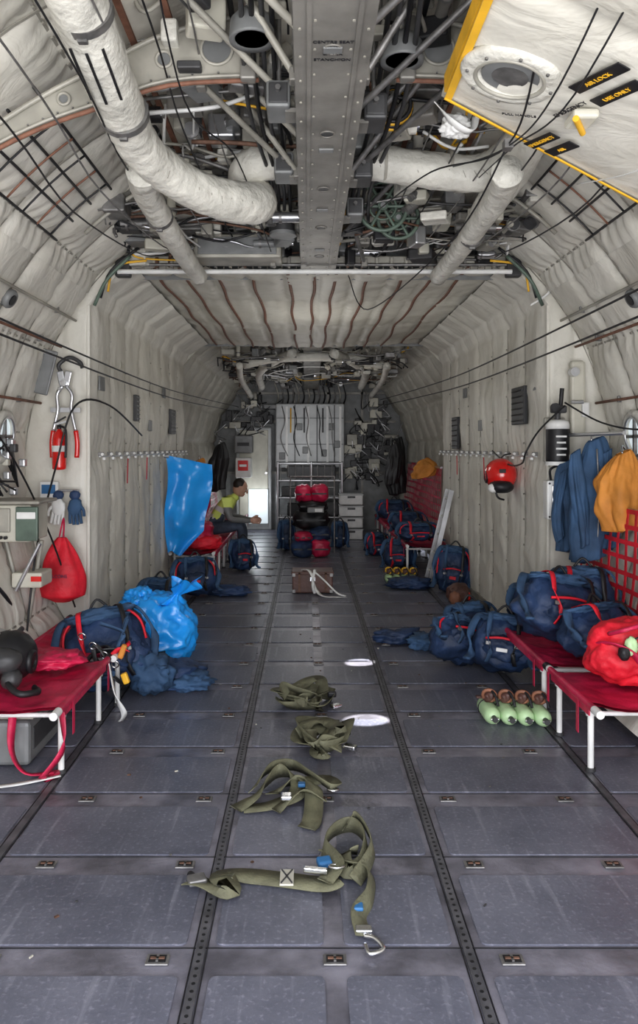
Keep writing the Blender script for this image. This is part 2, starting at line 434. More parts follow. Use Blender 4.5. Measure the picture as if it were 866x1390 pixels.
b.box((-.25,12.9,.72),(.5,.3,.16),'dgrey',bev=.02); b.box((.25,12.9,.44),(.4,.3,.24),'dgrey',bev=.02); b.box((-.2,12.9,.42),(.4,.3,.2),'black',bev=.02); b.box((0,12.9,1.05),(.8,.3,.2),'dgrey',bev=.02)
b.done()
b=B('door_1')
b.box((-1.0,13.6,.9),(.62,.06,1.8),'locker',bev=.03)
b.box((-1.0,13.56,.95),(.5,.03,1.6),'cream',bev=.03)
b.box((-.92,13.53,.42),(.34,.03,.6),'glass',bev=.03)
b.cyl((-.78,13.52,1.0),(-.78,13.46,1.0),.02,'chrome')
b.done()
b=B('notice_box')
b.box((-1.15,13.3,1.1),(.26,.4,.34),'white',bev=.02)
b.box((-1.15,13.09,1.14),(.17,.01,.17),'redg'); b.box((-1.15,13.083,1.14),(.12,.01,.04),'white')
b.box((-1.15,13.3,1.5),(.3,.35,.3),'grey',bev=.02); b.box((-1.15,13.12,1.5),(.2,.02,.06),'black')
b.done()
b=B('bulkhead_equipment')
rnd=random.Random(3)
for k in range(90):
    x=rnd.choice([rnd.uniform(-1.5,-.68),rnd.uniform(.66,1.45)]); z=rnd.uniform(.9,2.35); y=13.62
    s=(rnd.uniform(.06,.24),rnd.uniform(.1,.24),rnd.uniform(.05,.22))
    if math.hypot(x,z-ZC)>1.6: continue
    if x<0 and z<1.75: continue
    b.box((x,y-s[1]/2,z),s,rnd.choice(['dgrey','grey','black','cream','frame','dgrey']),bev=.01)
    b.tube([(x,y-s[1],z),(x+rnd.uniform(-.2,.2),y-.2,z-.15),(x+rnd.uniform(-.3,.3),y-.05,z+rnd.uniform(-.4,.4))],.009,rnd.choice(['black','alu']),6)
for k in range(14):
    x=-.6+k*.09; b.tube([(x,13.6,2.2),(x+.03,13.5,2.35),(x-.04,13.4,2.6)],.012,rnd.choice(['dull','black','frame']),6)
b.done()

# ------------------------------------------------------------------ overhead centre beam
b=B('overhead_centre_beam')
def beam(y0,y1,z0,z1):
    L=y1-y0; pitch=math.degrees(math.atan2(z1-z0,L)); c=((0,(y0+y1)/2,(z0+z1)/2))
    b.M=Matrix.Translation(c)@Euler((math.radians(pitch),0,0)).to_matrix().to_4x4()
    b.box((0,0,.006),(.135,L,.012),'beam')
    for s in(-1,1):
        b.box((s*.072,0,.04),(.014,L,.09),'beam'); b.box((s*.096,0,.008),(.045,L,.010),'beam')
        b.box((s*.074,0,.001),(.004,L,.006),'dgrey')
        b.box((s*.10,0,.085),(.05,L,.008),'beam')
    n=int(L/.16)
    for k in range(n):
        y=-L/2+.08+k*.16
        for s in(-1,1):
            b.cyl((s*.055,y,.0),(s*.055,y,-.003),.005,'frame',seg=8); b.cyl((s*.1,y+.05,.004),(s*.1,y+.05,-.001),.005,'frame',seg=8)
        if k%4==1: b.ring((0,y,-.001),.028,.004,(0,0,1),'beam',16,6); b.cyl((0,y,.0),(0,y,-.002),.024,'dgrey',seg=16)
        if k%5==3: b.box((0,y,-.003),(.06,.035,.008),'grey',bev=.003)
    b.M=Matrix.Identity(4)
beam(.2,5.5,2.66,2.66); beam(9.3,13.6,2.72,2.45)
for i,t in enumerate(['CENTRE SEAT','AND','LITTER','STANCHION']):
    b.text(t,Matrix(((1,0,0,0),(0,-1,0,2.42-.035*(3-i)+.0),(0,0,-1,2.657),(0,0,0,1))),.02,'black')
b.done()

# ------------------------------------------------------------------ ducts
b=B('insulated_air_duct')
main=[(-.82,1.7,2.98,.095),(-.80,2.3,2.87,.095),(-.79,2.8,2.77,.09),(-.78,3.2,2.71,.088),(-.70,3.45,2.67,.088),(-.55,3.62,2.63,.09),(-.42,3.74,2.63,.098),(-.33,3.88,2.67,.10),(-.36,4.0,2.76,.1),(-.38,3.96,2.85,.095),(-.26,3.88,2.88,.09),(0,3.85,2.87,.085),(.25,3.85,2.86,.085),(.55,3.85,2.82,.088),(.78,3.82,2.80,.088),(.90,3.72,2.86,.088),(.96,3.55,2.95,.085),(.98,3.3,3.05,.08)]
b.tube(main,.1,'duct',28,9,ripple=.06)
for s in(-1,1):
    b.tube([(s*.80 ,3.4,2.66,.07),(s*.84,3.7,2.66,.065),(s*.83,4.2,2.63,.06),(s*.82,4.7,2.61,.058),(s*.80,5.2,2.59,.055)],.06,'duct',20,9,ripple=.08)
b.tube([(.97,3.6,2.9,.085),(.93,3.8,2.8,.085),(.86,4.0,2.7,.075),(.83,4.2,2.64,.06)],.08,'duct',20,8,ripple=.06)
for q in((-.79,2.45,2.84),(-.785,2.98,2.74),(-.84,4.0,2.645),(.84,4.3,2.63)):
    rr=.098 if q[1]<3.5 else .07
    b.cyl(q,(q[0],q[1]+.03,q[2]-.006),rr,'dull',seg=24); b.box((q[0],q[1]+.015,q[2]-rr-.004),(.03,.02,.012),'dull')
for x in(.3,-.12,.62):
    b.cyl((x,3.85,2.86-(.03 if x>.5 else 0)),(x+.015,3.85,2.86-(.03 if x>.5 else 0)),.094,'seam',seg=24)
P=crn(main,10)
for i in range(4,len(P)-4,3):
    q=V(P[i][:3]); r=P[i][3]; T=(V(P[i+1][:3])-q).normalized(); dn=(V((-.08,0,1.45))-q); dn=(dn-T*dn.dot(T)).normalized()
    c=q+dn*(r*.96); sd=T.cross(dn)
    b.strap(c-sd*.016-T*.008,c+sd*.016+T*.008,.004,dn,'seam',.005)
for k in range(5):
    y=2.55+k*.05; z=2.87-(y-2.3)*.2
    for a in(-.6,0,.6): b.box((-.795+.094*math.sin(a),y,z-.094*math.cos(a)-.004),(.009,.056,.005),'black',rot=(-11,0,0))
b.done()

# ------------------------------------------------------------------ fuselage frame formers
def former(sx):
    b=B('fuselage_frame')
    Y=2.95
    low=[(.26,2.84),(.6,2.82),(.85,2.74),(1.08,2.66),(1.3,2.55),(1.5,2.4)]
    low=crn(low,4); up=[]
    for x,z in low:
        t=(x-.26)/1.24
        up.append((x+.03*t,z+.23*(1-t)+.03))
    n=len(low); vs=[]; fs=[]
    for th in(0,.012):
        for (x,z) in low: vs.append((sx*x,Y+th,z))
        for (x,z) in up: vs.append((sx*x,Y+th,z))
    for i in range(n-1):
        fs.append([i,i+1,n+i+1,n+i]); fs.append([2*n+i,2*n+i+1,3*n+i+1,3*n+i])
    b.add(vs,fs,'frame',False)
    b.tube([(sx*x,Y-.01,z) for x,z in low],.009,'strapb',8,1)
    b.tube([(sx*x,Y-.012,z+.02) for x,z in low],.007,'frame',8,1)
    b.tube([(sx*x,Y-.01,z) for x,z in up],.010,'frame',8,1)
    for x,z,r in((.42,2.96,.06),(.62,2.92,.03),(1.0,2.77,.022)):
        b.cyl((sx*x,Y-.002,z),(sx*x,Y-.006,z),r,'grey',seg=24); b.ring((sx*x,Y-.008,z),r,.006,(0,1,0),'frame',24)
    for x,z in low[::1]: b.cyl((sx*x,Y-.004,z+.035),(sx*x,Y-.01,z+.035),.004,'dull',seg=6)
    b.box((sx*.3,Y-.02,2.95),(.06,.05,.24),'beam',bev=.008); b.box((sx*.8,Y-.02,2.86),(.05,.03,.1),'beam',bev=.006)
    b.box((sx*.52,Y-.03,2.88),(.09,.05,.03),'dgrey',bev=.006)
    b.done()
former(-1); former(1)
for yy in(1.2,2.1,4.4):
    b=B('fuselage_rib')
    for d,m in((.10,'frame'),(.05,'frame')):
        pts=[tuple(shell_pt(yy,math.radians(a),d)) for a in range(-44,45,4)]
        b.tube(pts,.012,m,8,1)
    b.done()

b=B('overhead_support_struts')
for s in(-1,1):
    for p,q in(((.10,3.0,2.74),(.62,2.5,3.05)),((.10,3.3,2.76),(.48,3.0,3.02)),((.1,2.4,2.74),(.7,1.9,3.08)),((.12,3.6,2.72),(.4,3.3,3.0)),((.12,4.7,2.72),(.45,4.2,2.95)),((.10,4.4,2.72),(.28,4.9,2.9)),((.3,5.1,2.66),(.14,4.5,2.9)),((.12,2.7,2.74),(.38,2.55,3.1)),((.5,3.1,2.9),(.2,3.6,2.78))):
        b.cyl((s*p[0],p[1],p[2]),(s*q[0],q[1],q[2]),.013,'frame' if s<0 else 'dull',seg=8)
        b.box((s*p[0],p[1],p[2]),(.04,.05,.05),'beam',bev=.006)
    for x in(.45,.6,.28,.75):
        z0=math.sqrt(R0*R0-x*x)+ZC-.1
        b.strap((s*x,1.0,z0),(s*x,4.4,z0-.06),.024,(0,0,1),'strapb' if x not in(.28,) else 'beam',.015)
    for x in(.2,.36,.9):
        z0=math.sqrt(R0*R0-x*x)+ZC-.13
        b.cyl((s*x,1.0,z0),(s*x,5.2,z0-.14),.011,'dull' if x!=.36 else 'black',seg=8)
    for k in range(4):
        b.tube([(s*(.16+.03*k),1.0,2.9),(s*(.19+.03*k),2.2,2.94),(s*(.2+.04*k),3.2,2.86),(s*(.17+.03*k),4.2,2.82),(s*(.2+.05*k),5.2,2.78)],.010,'black' if k%2==0 else 'dgrey',6,5)
    for k in range(6):
        x=.5+.12*k; b.tube([(s*x,1.4,2.98-.08*k),(s*(x-.02),2.6,2.95-.085*k),(s*x,3.4,2.93-.09*k),(s*(x-.05),4.6,2.84-.05*k),(s*(x-.1),5.3,2.78)],.004,'black' if k%2 else 'dull',6,5)
b.done()
for s,y in((-1,2.7),(1,2.85)):
    b=B('cargo_flood_light'); x=s*.27
    b.lathe((x,y,2.93),(0,0,-1),[(.02,-.04),(.05,-.03),(.075,0),(.08,.06),(.078,.07),(.06,.062)],'grey',24)
    b.cyl((x,y,2.90),(x,y,2.868),.06,'cream',seg=20); b.box((x-s*.06,y,2.97),(.12,.05,.04),'frame',bev=.006)
    b.cyl((x,y,2.95),(x,y,3.18),.012,'dull'); b.done()
for s,y,m in((-1,2.95,'grey'),(1,3.05,'dgrey'),(-1,3.65,'grey'),(1,3.7,'dgrey'),(1,4.3,'grey')):
    b=B('junction_box'); x=s*.185
    b.box((x,y,2.76),(.09,.16,.10),m,bev=.01); b.box((x,y-.083,2.76),(.07,.008,.075),'dgrey',bev=.003)
    b.cyl((x,y-.08,2.77),(x,y-.11,2.77),.010,'dull'); b.cyl((x,y,2.8),(x,y,3.1),.009,'dull'); b.box((x-s*.05,y,2.71),(.05,.10,.016),'beam')
    b.tube([(x,y+.08,2.78),(x+s*.05,y+.2,2.84),(x+s*.02,y+.4,2.86)],.008,'black',6,5); b.done()

b=B('wing_front_crossbeam')
b.box((0,5.34,2.735),(2.7,.05,.05),'frame',bev=.008)
b.cyl((-1.35,5.22,2.63),(1.3,5.22,2.63),.016,'white')
b.cyl((-1.35,5.28,2.69),(1.3,5.28,2.69),.010,'dull')
for s in(-1,1):
    b.box((s*1.33,5.3,2.68),(.1,.08,.14),'dgrey',bev=.01)
    b.tube([(s*1.42,5.24,2.5),(s*1.36,5.2,2.66),(s*1.15,5.2,2.70)],.008,'yellow',8)
    b.tube([(s*1.46,5.2,2.45),(s*1.38,5.16,2.62),(s*1.2,5.18,2.78)],.01,'black',8)
    b.tube([(s*1.5,5.2,2.4),(s*1.40,5.14,2.56),(s*1.25,5.16,2.72)],.012,'green',8)
for k in range(27):
    x=-1.3+k*.1; b.box((x,5.3,2.71),(.022,.03,.07),random.choice(['frame','rust','beam']),bev=.004)
for k in range(52):
    x=-1.3+k*.05; b.cyl((x,5.36,2.66),(x,5.36,2.70),.004,'seam',seg=6)
b.done()

def clutter(name,x0,x1,y0,y1,z0,z1,n,seed,avoid=.13):
    b=B(name); r=random.Random(seed)
    ms=['alu','grey','dgrey','black','frame','beam','cream','frame','dull','cream','grey','duct','dull','black']
    for k in range(n):
        x=r.uniform(x0,x1); y=r.uniform(y0,y1); z=r.uniform(z0,z1); m=r.choice(ms); t=r.random()
        if abs(x)<avoid: continue
        if t<.3:
            b.box((x,y,z),(r.uniform(.05,.16),r.uniform(.06,.2),r.uniform(.04,.12)),m,bev=.01,rot=(0,0,r.choice([0,0,15,-20])))
        elif t<.55:
            d=r.choice([V((1,0,0)),V((0,1,0)),V((0,0,1)),V((.7,.3,.6))]); L=r.uniform(.08,.25); rr=r.uniform(.015,.04)
            p=V((x,y,z)); b.cyl(p,p+d*L,rr,m,seg=14); b.cyl(p+d*L*.15,p+d*L*.22,rr*1.25,'dull',seg=14); b.cyl(p+d*L,p+d*L*1.15,rr*.5,'chrome',seg=8)
        else:
            pts=[(x,y,z)]
            d=r.choice([(1,0),(0,1),(-1,0)])
            for j in range(4):
                q=pts[-1]; pts.append((max(x0,min(x1,q[0]+d[0]*r.uniform(.1,.4)+r.uniform(-.06,.06))),max(y0,min(y1,q[1]+d[1]*r.uniform(.1,.4)+r.uniform(-.05,.05))),max(z0,min(z1,q[2]+r.uniform(-.08,.08)))))
            if any(abs(p[0])<avoid-.02 for p in pts): pts=[p for p in pts if abs(p[0])>=avoid-.02 and p[0]*x>0]
            if len(pts)>1: b.tube(pts,r.uniform(.004,.011),r.choice(['alu','black','black','dull','frame','rust','white','dgrey'] if k%17 else ['yellow']),6,4)
    return b
b=clutter('hydraulic_pipework',-1.25,1.25,4.35,5.45,2.72,2.98,420,5)
b.box((-.52,5.05,2.73),(.56,.24,.15),'frame',bev=.015); b.box((-.52,4.925,2.73),(.5,.01,.11),'grey',bev=.004)
b.cyl((-.22,4.6,2.72),(-.22,4.6,2.92),.07,'dgrey'); b.cyl((.2,4.7,2.74),(.2,4.7,2.9),.06,'dgrey'); b.cyl((-.22,4.6,2.70),(-.22,4.6,2.72),.08,'grey')
b.done()
b=clutter('hydraulic_pipework',-1.2,1.2,9.5,13.4,2.46,2.8,420,9)
for s in(-1,1):
    b.tube([(s*.25,9.5,2.6),(s*.5,10.2,2.58),(s*.75,11,2.5),(s*.8,12.5,2.42)],.055,'duct',14,5,ripple=.08)
    b.tube([(s*.9,9.5,2.45),(s*1.0,11,2.4),(s*1.0,13,2.3)],.04,'duct',14,5,ripple=.08)
b.tube([(-.9,10.1,2.52),(-.4,10.0,2.6),(.4,10.0,2.6),(.95,10.1,2.5)],.055,'duct',14,5,ripple=.08)
b.done()
b=clutter('electrical_looms',-.95,.95,3.0,4.4,2.88,3.08,170,15,.16); b.done()
b=clutter('electrical_looms',-.72,.72,2.0,3.0,2.98,3.12,80,19,.16); b.done()
b=B('control_cable_pulley')
for x,z,r in((.36,2.84,.14),(.46,2.80,.12)):
    y=4.48+.1*(r<.13)
    b.ring((x,y,z),r,.012,(0,1,0),'green',28); b.cyl((x,y-.02,z),(x,y+.02,z),.03,'green'); b.cyl((x,y-.03,z),(x,y-.02,z),.015,'alu'); b.ring((x,y,z),r*.55,.007,(0,1,0),'green',20)
    for k in range(6):
        a=k*math.pi/3; b.cyl((x,y,z),(x+r*math.cos(a),y,z+r*math.sin(a)),.010,'green',seg=6)
b.box((.4,4.66,2.82),(.4,.02,.05),'frame')
b.done()
b=B('yellow_hose_coil')
for k in range(4): b.ring((.30,3.35+.018*k,2.93),.07+.004*k,.009,(0,1,.2),'yellow' if k%2 else 'black',20,6)
b.box((.30,3.4,3.02),(.05,.06,.05),'frame'); b.done()

# ------------------------------------------------------------------ rear cargo door panel
b=B('cargo_door_panel')
def pz(x): return 2.734-.27*x
def fd(u,v):
    x=.386+1.16*v; y=.5+(2.1+.49*(x-.386))*u
    d=.022*pil(u*3)*pil(v*1.6)+.010*noise.noise(V((x*3,y*3,3)))+.004*noise.noise(V((x*9,y*6,8)))
    d*=min(1,min(u,1-u,v+.0,1-v)*14)
    return V((x-.27*d,y,pz(x)-d))
b.sheet(fd,90,60,'quilt2')
b.sheet(lambda u,v:fd(u,v)*1+V((0,0,.07)) ,20,16,'frame')
n=V((-.27,0,-1)).normalized()
A0=V((.386,.5,pz(.386)));A1=V((.386,2.6,pz(.386)));A2=V((1.546,2.6+.49*1.16,pz(1.546)))
b.strap(A0+V((0,0,.035)),A1+V((0,0,.035)),.06,(1,0,0),'yellow',.01)
b.strap(A1+V((0,0,.035)),A2+V((0,0,.035)),.075,(0,1,0),'frame',.02)
b.strap(A0+n*.012+V((.012,0,0)),A1+n*.012+V((.012,0,0)),.024,n,'yellow',.006)
b.strap(A1+n*.012,A2+n*.012,.007,n,'yellow',.006)
b.strap(V((.5,1.0,pz(.5)))+n*.03,V((1.5,2.1,pz(1.5)))+n*.03,.02,n,'yellow',.004)
X=(V((1,0,-.27))).normalized()
c=V((.54,2.34,pz(.54)))+n*.02
b.lathe(c,n,[(.15,-.02),(.155,.0),(.145,.012),(.12,.018),(.10,.012),(.085,-.01)],'duct',32)
b.ring(c+n*.012,.105,.007,n,'frame',28)
b.cyl(c+n*-.0,c+n*.004,.088,'grey',seg=28); b.cyl(c+n*.0045,c+n*.006,.055,'dull',seg=28)
for k in range(8):
    a=k*math.pi/4; q=c+n*.016+X*.13*math.cos(a)+V((0,1,0))*.13*math.sin(a); b.cyl(q,q+n*.006,.005,'dull',seg=8)
def label(x,y,w,h,t,bg=True,ang=-68,fg='yellow'):
    c=V((x,y,pz(x)))+n*.04
    r=(X*math.cos(math.radians(ang))+V((0,1,0))*math.sin(math.radians(ang))).normalized(); u=n.cross(r)
    Mx=Matrix((( r.x,u.x,n.x,c.x),(r.y,u.y,n.y,c.y),(r.z,u.z,n.z,c.z),(0,0,0,1)))
    if bg:
        s0=b.M; b.M=Mx; b.box((0,0,-.003),(w,h,.004),'black'); b.M=s0
    b.text(t,Mx@Matrix.Translation((0,0,.001)),h*.5,fg)
label(.735,2.66,.14,.045,'EMERGENCY'); label(.81,2.68,.13,.045,'AIR'); label(.756,2.2,.2,.045,'AIR LOCK'); label(.83,2.25,.18,.045,'USE ONLY'); label(.745,2.40,.2,.05,'EMERGENCY',False,-68,'black'); label(.62,2.52,.2,.035,'PULL HANDLE',False,-20,'black')
c=V((.79,2.42,pz(.79)))+n*.05
b.box(tuple(c),(.08,.10,.03),'cream',bev=.01); b.cyl(c+n*.02+V((-.03,-.05,0)),c+n*.02+V((.03,.06,0)),.010,'yellow')
b.done()

b=B('static_line_cables')
b.tube([(.5,1.2,2.78),(.55,2.0,2.6),(.62,2.7,2.5),(.45,3.3,2.62),(.3,4.0,2.68)],.0035,'black',6,8)
b.tube([(.75,1.5,2.7),(.68,2.2,2.45),(.64,2.72,2.50),(.72,3.6,2.7)],.003,'black',6,8)
b.tube([(.66,1.5,2.7),(.64,2.2,2.48),(.62,2.72,2.50),(.60,3.6,2.75)],.003,'black',6,8)
b.tube([(.62,2.7,2.50),(.55,3.4,2.35),(.3,4.8,2.3),(.2,5.2,2.6)],.0035,'black',6,8)
b.tube([(1.0,1.8,2.5),(1.02,2.4,2.35),(1.0,3.1,2.5)],.003,'white',6,8)
b.tube([(-.5,1.8,2.95),(-.52,2.8,2.7),(-.4,3.6,2.78),(-.3,4.8,2.66)],.0035,'black',6,8)
b.box((.62,2.7,2.5),(.03,.04,.03),'dull')
b.done()
b=B('crumpled_cloth_strap')
b.blob((.50,3.02,2.70),(.06,.04,.045),'white',p=2.1,n=.2,seed=5,sub=4); b.ribbon([(.42,3.0,2.78,0),(.47,2.97,2.70,.5),(.55,2.98,2.66,.2),(.58,3.02,2.74,0)],.03,'white'); b.done()
def cable(name,pts,r,m='black'):
    b=B(name); b.tube(pts,r,m,6,10); b.done()
for sx,z1,z2 in((-1,1.95,2.04),(1,2.16,2.07)):
    for z in(z1,z2):
        x=sx*(1.32 if z==z1 else 1.38)
        cable('anchor_line_cable',[(x,.2,z+.05),(x,2,z-.02),(x,4,z-.05),(x*1.0,7,z-.05),(x*.98,10,z+.02),(x*.9,13.3,z+.1)],.0055)
b=B('rubber_hose'); b.tube([(1.6,5.05,1.72),(1.42,5.0,1.56),(1.32,4.95,1.42),(1.36,5.2,1.34),(1.45,5.9,1.32),(1.5,6.6,1.42)],.006,'black',6,8)
b.tube([(1.6,5.05,1.74),(1.75,4.8,1.6),(1.85,4.4,1.55),(1.90,3.9,1.6)],.006,'black',6,8); b.tube([(1.5,5.24,2.62),(1.55,5.2,2.5),(1.42,5.2,2.4)],.008,'white',6,6); b.done()
b=B('rubber_hose'); b.tube([(-1.75,4.6,.2),(-1.72,4.7,.8),(-1.7,5.0,1.3),(-1.6,5.1,1.72),(-1.45,5.4,1.74),(-1.48,6.6,1.55)],.007,'black',6,8)
b.tube([(-1.85,4.0,1.75),(-1.75,4.4,1.4),(-1.7,4.9,.9),(-1.6,5.1,.4)],.006,'black',6,8); b.done()

for sx in(-1,1):
    b=B('stowage_rail')
    for a,m in((64,'strapb'),(76,'strapb'),(58,'frame')):
        p=[tuple(shell_pt(y,math.radians(sx*a),.085)) for y in(.4,2,3.6,5.25)]
        b.tube(p,.009,m,8,3)
        for y in(.9,1.9,2.9,3.9,4.9):
            q=shell_pt(y,math.radians(sx*a),.06); b.box(tuple(q),(.04,.025,.04),'dull',bev=.005)
    b.done()
    for (ya,yb,aa,ab) in((1.75,2.5,38,50),(3.0,4.2,36,48)):
        b=B('cargo_webbing_straps')
        for k in range(4):
            a=math.radians(sx*(aa+(ab-aa)*k/3.0)); p=[tuple(shell_pt(ya+(yb-ya)*t/5,a,.09+.01*math.sin(t*2+k))) for t in range(6)]
            b.tube(p,.007,'black',6,3)
        for k in range(6):
            y=ya+(yb-ya)*(k+.5)/6; p=[tuple(shell_pt(y,math.radians(sx*(aa+(ab-aa)*t/3)),.09)) for t in range(4)]
            b.tube(p,.005,'black' if k%2 else 'strapb',6,2)
        b.done()
    for (y,a) in((3.1,56),(4.2,60),(2.0,62)):
        b=B('intercom_speaker'); q=shell_pt(y,math.radians(sx*a),.07); nn=(V((0,y,ZC))-q).normalized()
        b.lathe(q,nn,[(.05,-.02),(.055,.01),(.045,.025),(.03,.02)],'grey',18); b.cyl(q+nn*.02,q+nn*.026,.03,'black'); b.done()
wn=0
for sx in(-1,1):
    for y in(4.72,3.3):
        wn+=1; b=B('window_%d'%wn); q=shell_pt(y,math.radians(sx*83),.07); nn=(V((0,y,ZC))-q).normalized()
        b.cyl(q,q+nn*.008,.12,'glass',seg=28); b.ring(q+nn*.012,.14,.025,nn,'duct',28); b.ring(q+nn*.03,.12,.008,nn,'alu',28)
        b.box(tuple(q+nn*.02),(.02,.02,.24),'dull'); b.box(tuple(q+nn*.02),(.02,.24,.02),'dull')
        b.done()

# ------------------------------------------------------------------ benches
def bench(xi,xo,y0,y1,z,legs=True,cm='redcan'):
    b=B('stretcher_bench'); s=1 if xo>xi else -1
    def fs(u,v):
        y=y0+(y1-y0)*u; x=xi+(xo-xi)*v
        return V((x,y,z-.03*math.sin(math.pi*v)+.014*noise.noise(V((x*7,y*5,z*5)))+.006*noise.noise(V((x*19,y*14,z)))+.01))
    b.sheet(fs,60,30,cm)
    b.sheet(lambda u,v: fs(u,v)-V((0,0,.012)),30,10,cm)
    for x in(xi,xo): b.cyl((x,y0-.06,z),(x,y1+.06,z),.017,'redcan'); b.cyl((x,y0-.12,z),(x,y0-.05,z),.018,'white'); b.cyl((x,y1+.05,z),(x,y1+.1,z),.02,'black')
    n=max(2,int((y1-y0)/.55)+1)
    for k in range(n):
        y=y0+.05+(y1-y0-.1)*k/(n-1)
        for x in(xi+s*.02,xo-s*.02):
            b.cyl((x,y,z-.01),(x,y,.02),.014,'white',seg=10); b.cyl((x,y,.02),(x,y,0.004),.022,'dgrey',seg=10)
        b.cyl((xi,y,z-.05),(xo,y,z-.05),.011,'white',seg=8)
        b.strap((xi-s*.012,y+.08,z+.01),(xi-s*.012,y+.08,z-.16),.03,(1,0,0),'redcan')
    b.strap((xi-s*.004,y0,z-.018),(xi-s*.004,y1,z-.018),.05,(1,0,0),'redcan',.006)
    return b
bench(-1.15,-1.68,3.4,4.12,.31).done()
bench(-1.12,-1.66,4.3,5.1,.31).done()
bench(1.17,1.70,3.42,3.95,.31).done()
bench(1.17,1.68,4.1,5.05,.31).done()
bench(-1.05,-1.5,8.2,10.4,.34).done(); bench(-1.05,-1.5,10.6,12.6,.34).done()
bench(1.05,1.5,8.8,10.8,.34).done(); bench(1.05,1.5,11,12.6,.34).done()
def net(x,y0,y1,z0,z1,lean,m='red'):
    b=B('seat_back_net'); s=1 if x>0 else -1
    nu=max(3,int((y1-y0)/.11)); nv=int((z1-z0)/.09)
    P=lambda y,z: V((x+s*lean*(z-z0)+.012*math.sin(y*5+z*7),y,z))
    for i in range(nu+1):
        y=y0+(y1-y0)*i/nu
        for j in range(nv): b.strap(P(y,z0+(z1-z0)*j/nv),P(y,z0+(z1-z0)*(j+1)/nv),.03,(1,0,0),m)
    for j in range(nv+1):
        z=z0+(z1-z0)*j/nv
        for i in range(nu): b.strap(P(y0+(y1-y0)*i/nu,z)+V((-s*.004,0,0)),P(y0+(y1-y0)*(i+1)/nu,z)+V((-s*.004,0,0)),.026,(1,0,0),m)
    b.cyl(P(y0,z1),P(y1,z1),.016,'alu'); b.done()
net(1.72,3.5,5.15,.36,1.08,.10)
net(1.5,9.4,12.6,.38,1.2,.08,'redcan'); net(-1.5,9.4,12.6,.38,1.2,.08,'redcan')

# ------------------------------------------------------------------ soft goods
def backpack(c,w,d,h,rz=0,rx=0,ry=0,seed=0,m='navy',trim='red',name='parachute_bag'):
    b=B(name); b.at(c,(rx,ry,rz)); r=random.Random(int(seed*10))
    hw,hd,hh=w/2,d/2,h/2
    b.blob((0,0,hh),(hw,hd,hh),m,p=2.9,n=.12,ns=1.8,seed=seed,slump=.25)
    b.blob((r.uniform(-.1,.1)*hw,-hd*.8,hh*.72),(hw*.66,hd*.42,hh*.46),m,p=3.0,n=.12,seed=seed+3,sub=4)
    b.blob((0,-hd*.1,h*.93),(hw*.82,hd*.85,hh*.22),'navy2' if m=='navy' else m,p=2.4,n=.2,seed=seed+5,sub=4)
    b.blob((hw*.9,0,hh*.7),(hw*.25,hd*.6,hh*.5),m,p=2.4,n=.15,seed=seed+8,sub=3)
    if r.random()<.75:
        b.tube([(-hw*.6,-hd*1.22,hh*.98),(0,-hd*1.30,hh*1.06),(hw*.6,-hd*1.2,hh*.98)],.008,trim,6,4)
    if r.random()<.6:
        ring=[(hw*.97*math.copysign(abs(math.cos(t))**.7,math.cos(t)),-hd*.5,hh+hh*.97*math.copysign(abs(math.sin(t))**.7,math.sin(t))) for t in [i*math.pi/12 for i in range(14)]]
        b.tube(ring,.008,trim,6,3)
    for s in(-1,1):
        b.ribbon([(s*hw*.4,hd*.2,h*1.05,0),(s*hw*.5,-hd*1.0,h*.97,0),(s*hw*.52,-hd*1.28,hh*1.15,.2),(s*hw*.4,-hd*1.33,hh*.5,0),(s*hw*.5,-hd*1.1,hh*.12,0)],.028,'black' if s>0 else ('navy2' if r.random()<.5 else trim),sub=5)
        b.ribbon([(s*hw*.35,hd*.4,h*1.0,0),(s*hw*.9,-hd*.2,h*.95,.4),(s*hw*1.18,-hd*.6,hh*1.1,.7),(s*hw*1.05,-hd*.8,hh*.4,.4),(s*hw*1.2,-hd*1.3,.02,0)],.045,'navy2' if m=='navy' else m,th=.014,sub=6)
        b.box((s*hw*.5,-hd*1.36,hh*.8),(.03,.012,.022),'dull',bev=.003)
    b.tube([(-.05,-hd*.4,h*1.04),(0,-hd*.4,h*1.04+.05),(.05,-hd*.4,h*1.04)],.008,'black',6,5)
    if r.random()<.6: b.box((0,-hd*1.26,hh*.62),(hw*.4,.012,hh*.14),trim if r.random()<.7 else 'white',bev=.003)
    return b
BP=[
 (.90,5.02,0,.34,.26,.25,16,-40,18),(1.13,4.88,0,.34,.28,.33,-14,-20,6),(1.08,5.35,0,.34,.26,.34,6,-8,-6),(1.42,5.12,0.31,.34,.28,.22,5,0,0),
 (1.34,4.42,.31,.48,.30,.33,14,-22,12),(1.58,4.66,.31,.36,.3,.38,-10,-10,0),(1.50,4.15,.31,.4,.26,.24,25,-24,0),
 (-1.20,4.5,0,.48,.30,.44,18,-20,-10),
 (-1.22,6.1,0,.34,.3,.38,-8,-6,0),(-1.14,7.4,0,.38,.3,.34,12,-15,0),(-.84,9.05,0,.28,.26,.34,20,-10,4),
 (1.36,7.75,0,.32,.28,.42,-10,-4,6),(1.2,9.0,.36,.44,.34,.20,4,0,0),(1.02,9.3,0,.34,.3,.32,-6,0,0),(1.22,10.0,.36,.42,.34,.24,0,0,0),(.86,10.4,0,.30,.3,.28,8,0,0),
 (1.22,11.6,.36,.46,.4,.28,0,0,0)]
for i,(x,y,z,w,d,h,rz,rx,ry) in enumerate(BP):
    b=backpack((x,y,z+.01),w,d,h,rz,rx,ry,seed=i*1.7+1)
    mz=min(v.z for v in b.v); 
    for v in b.v: v.z+=z+.004-mz
    b.done()
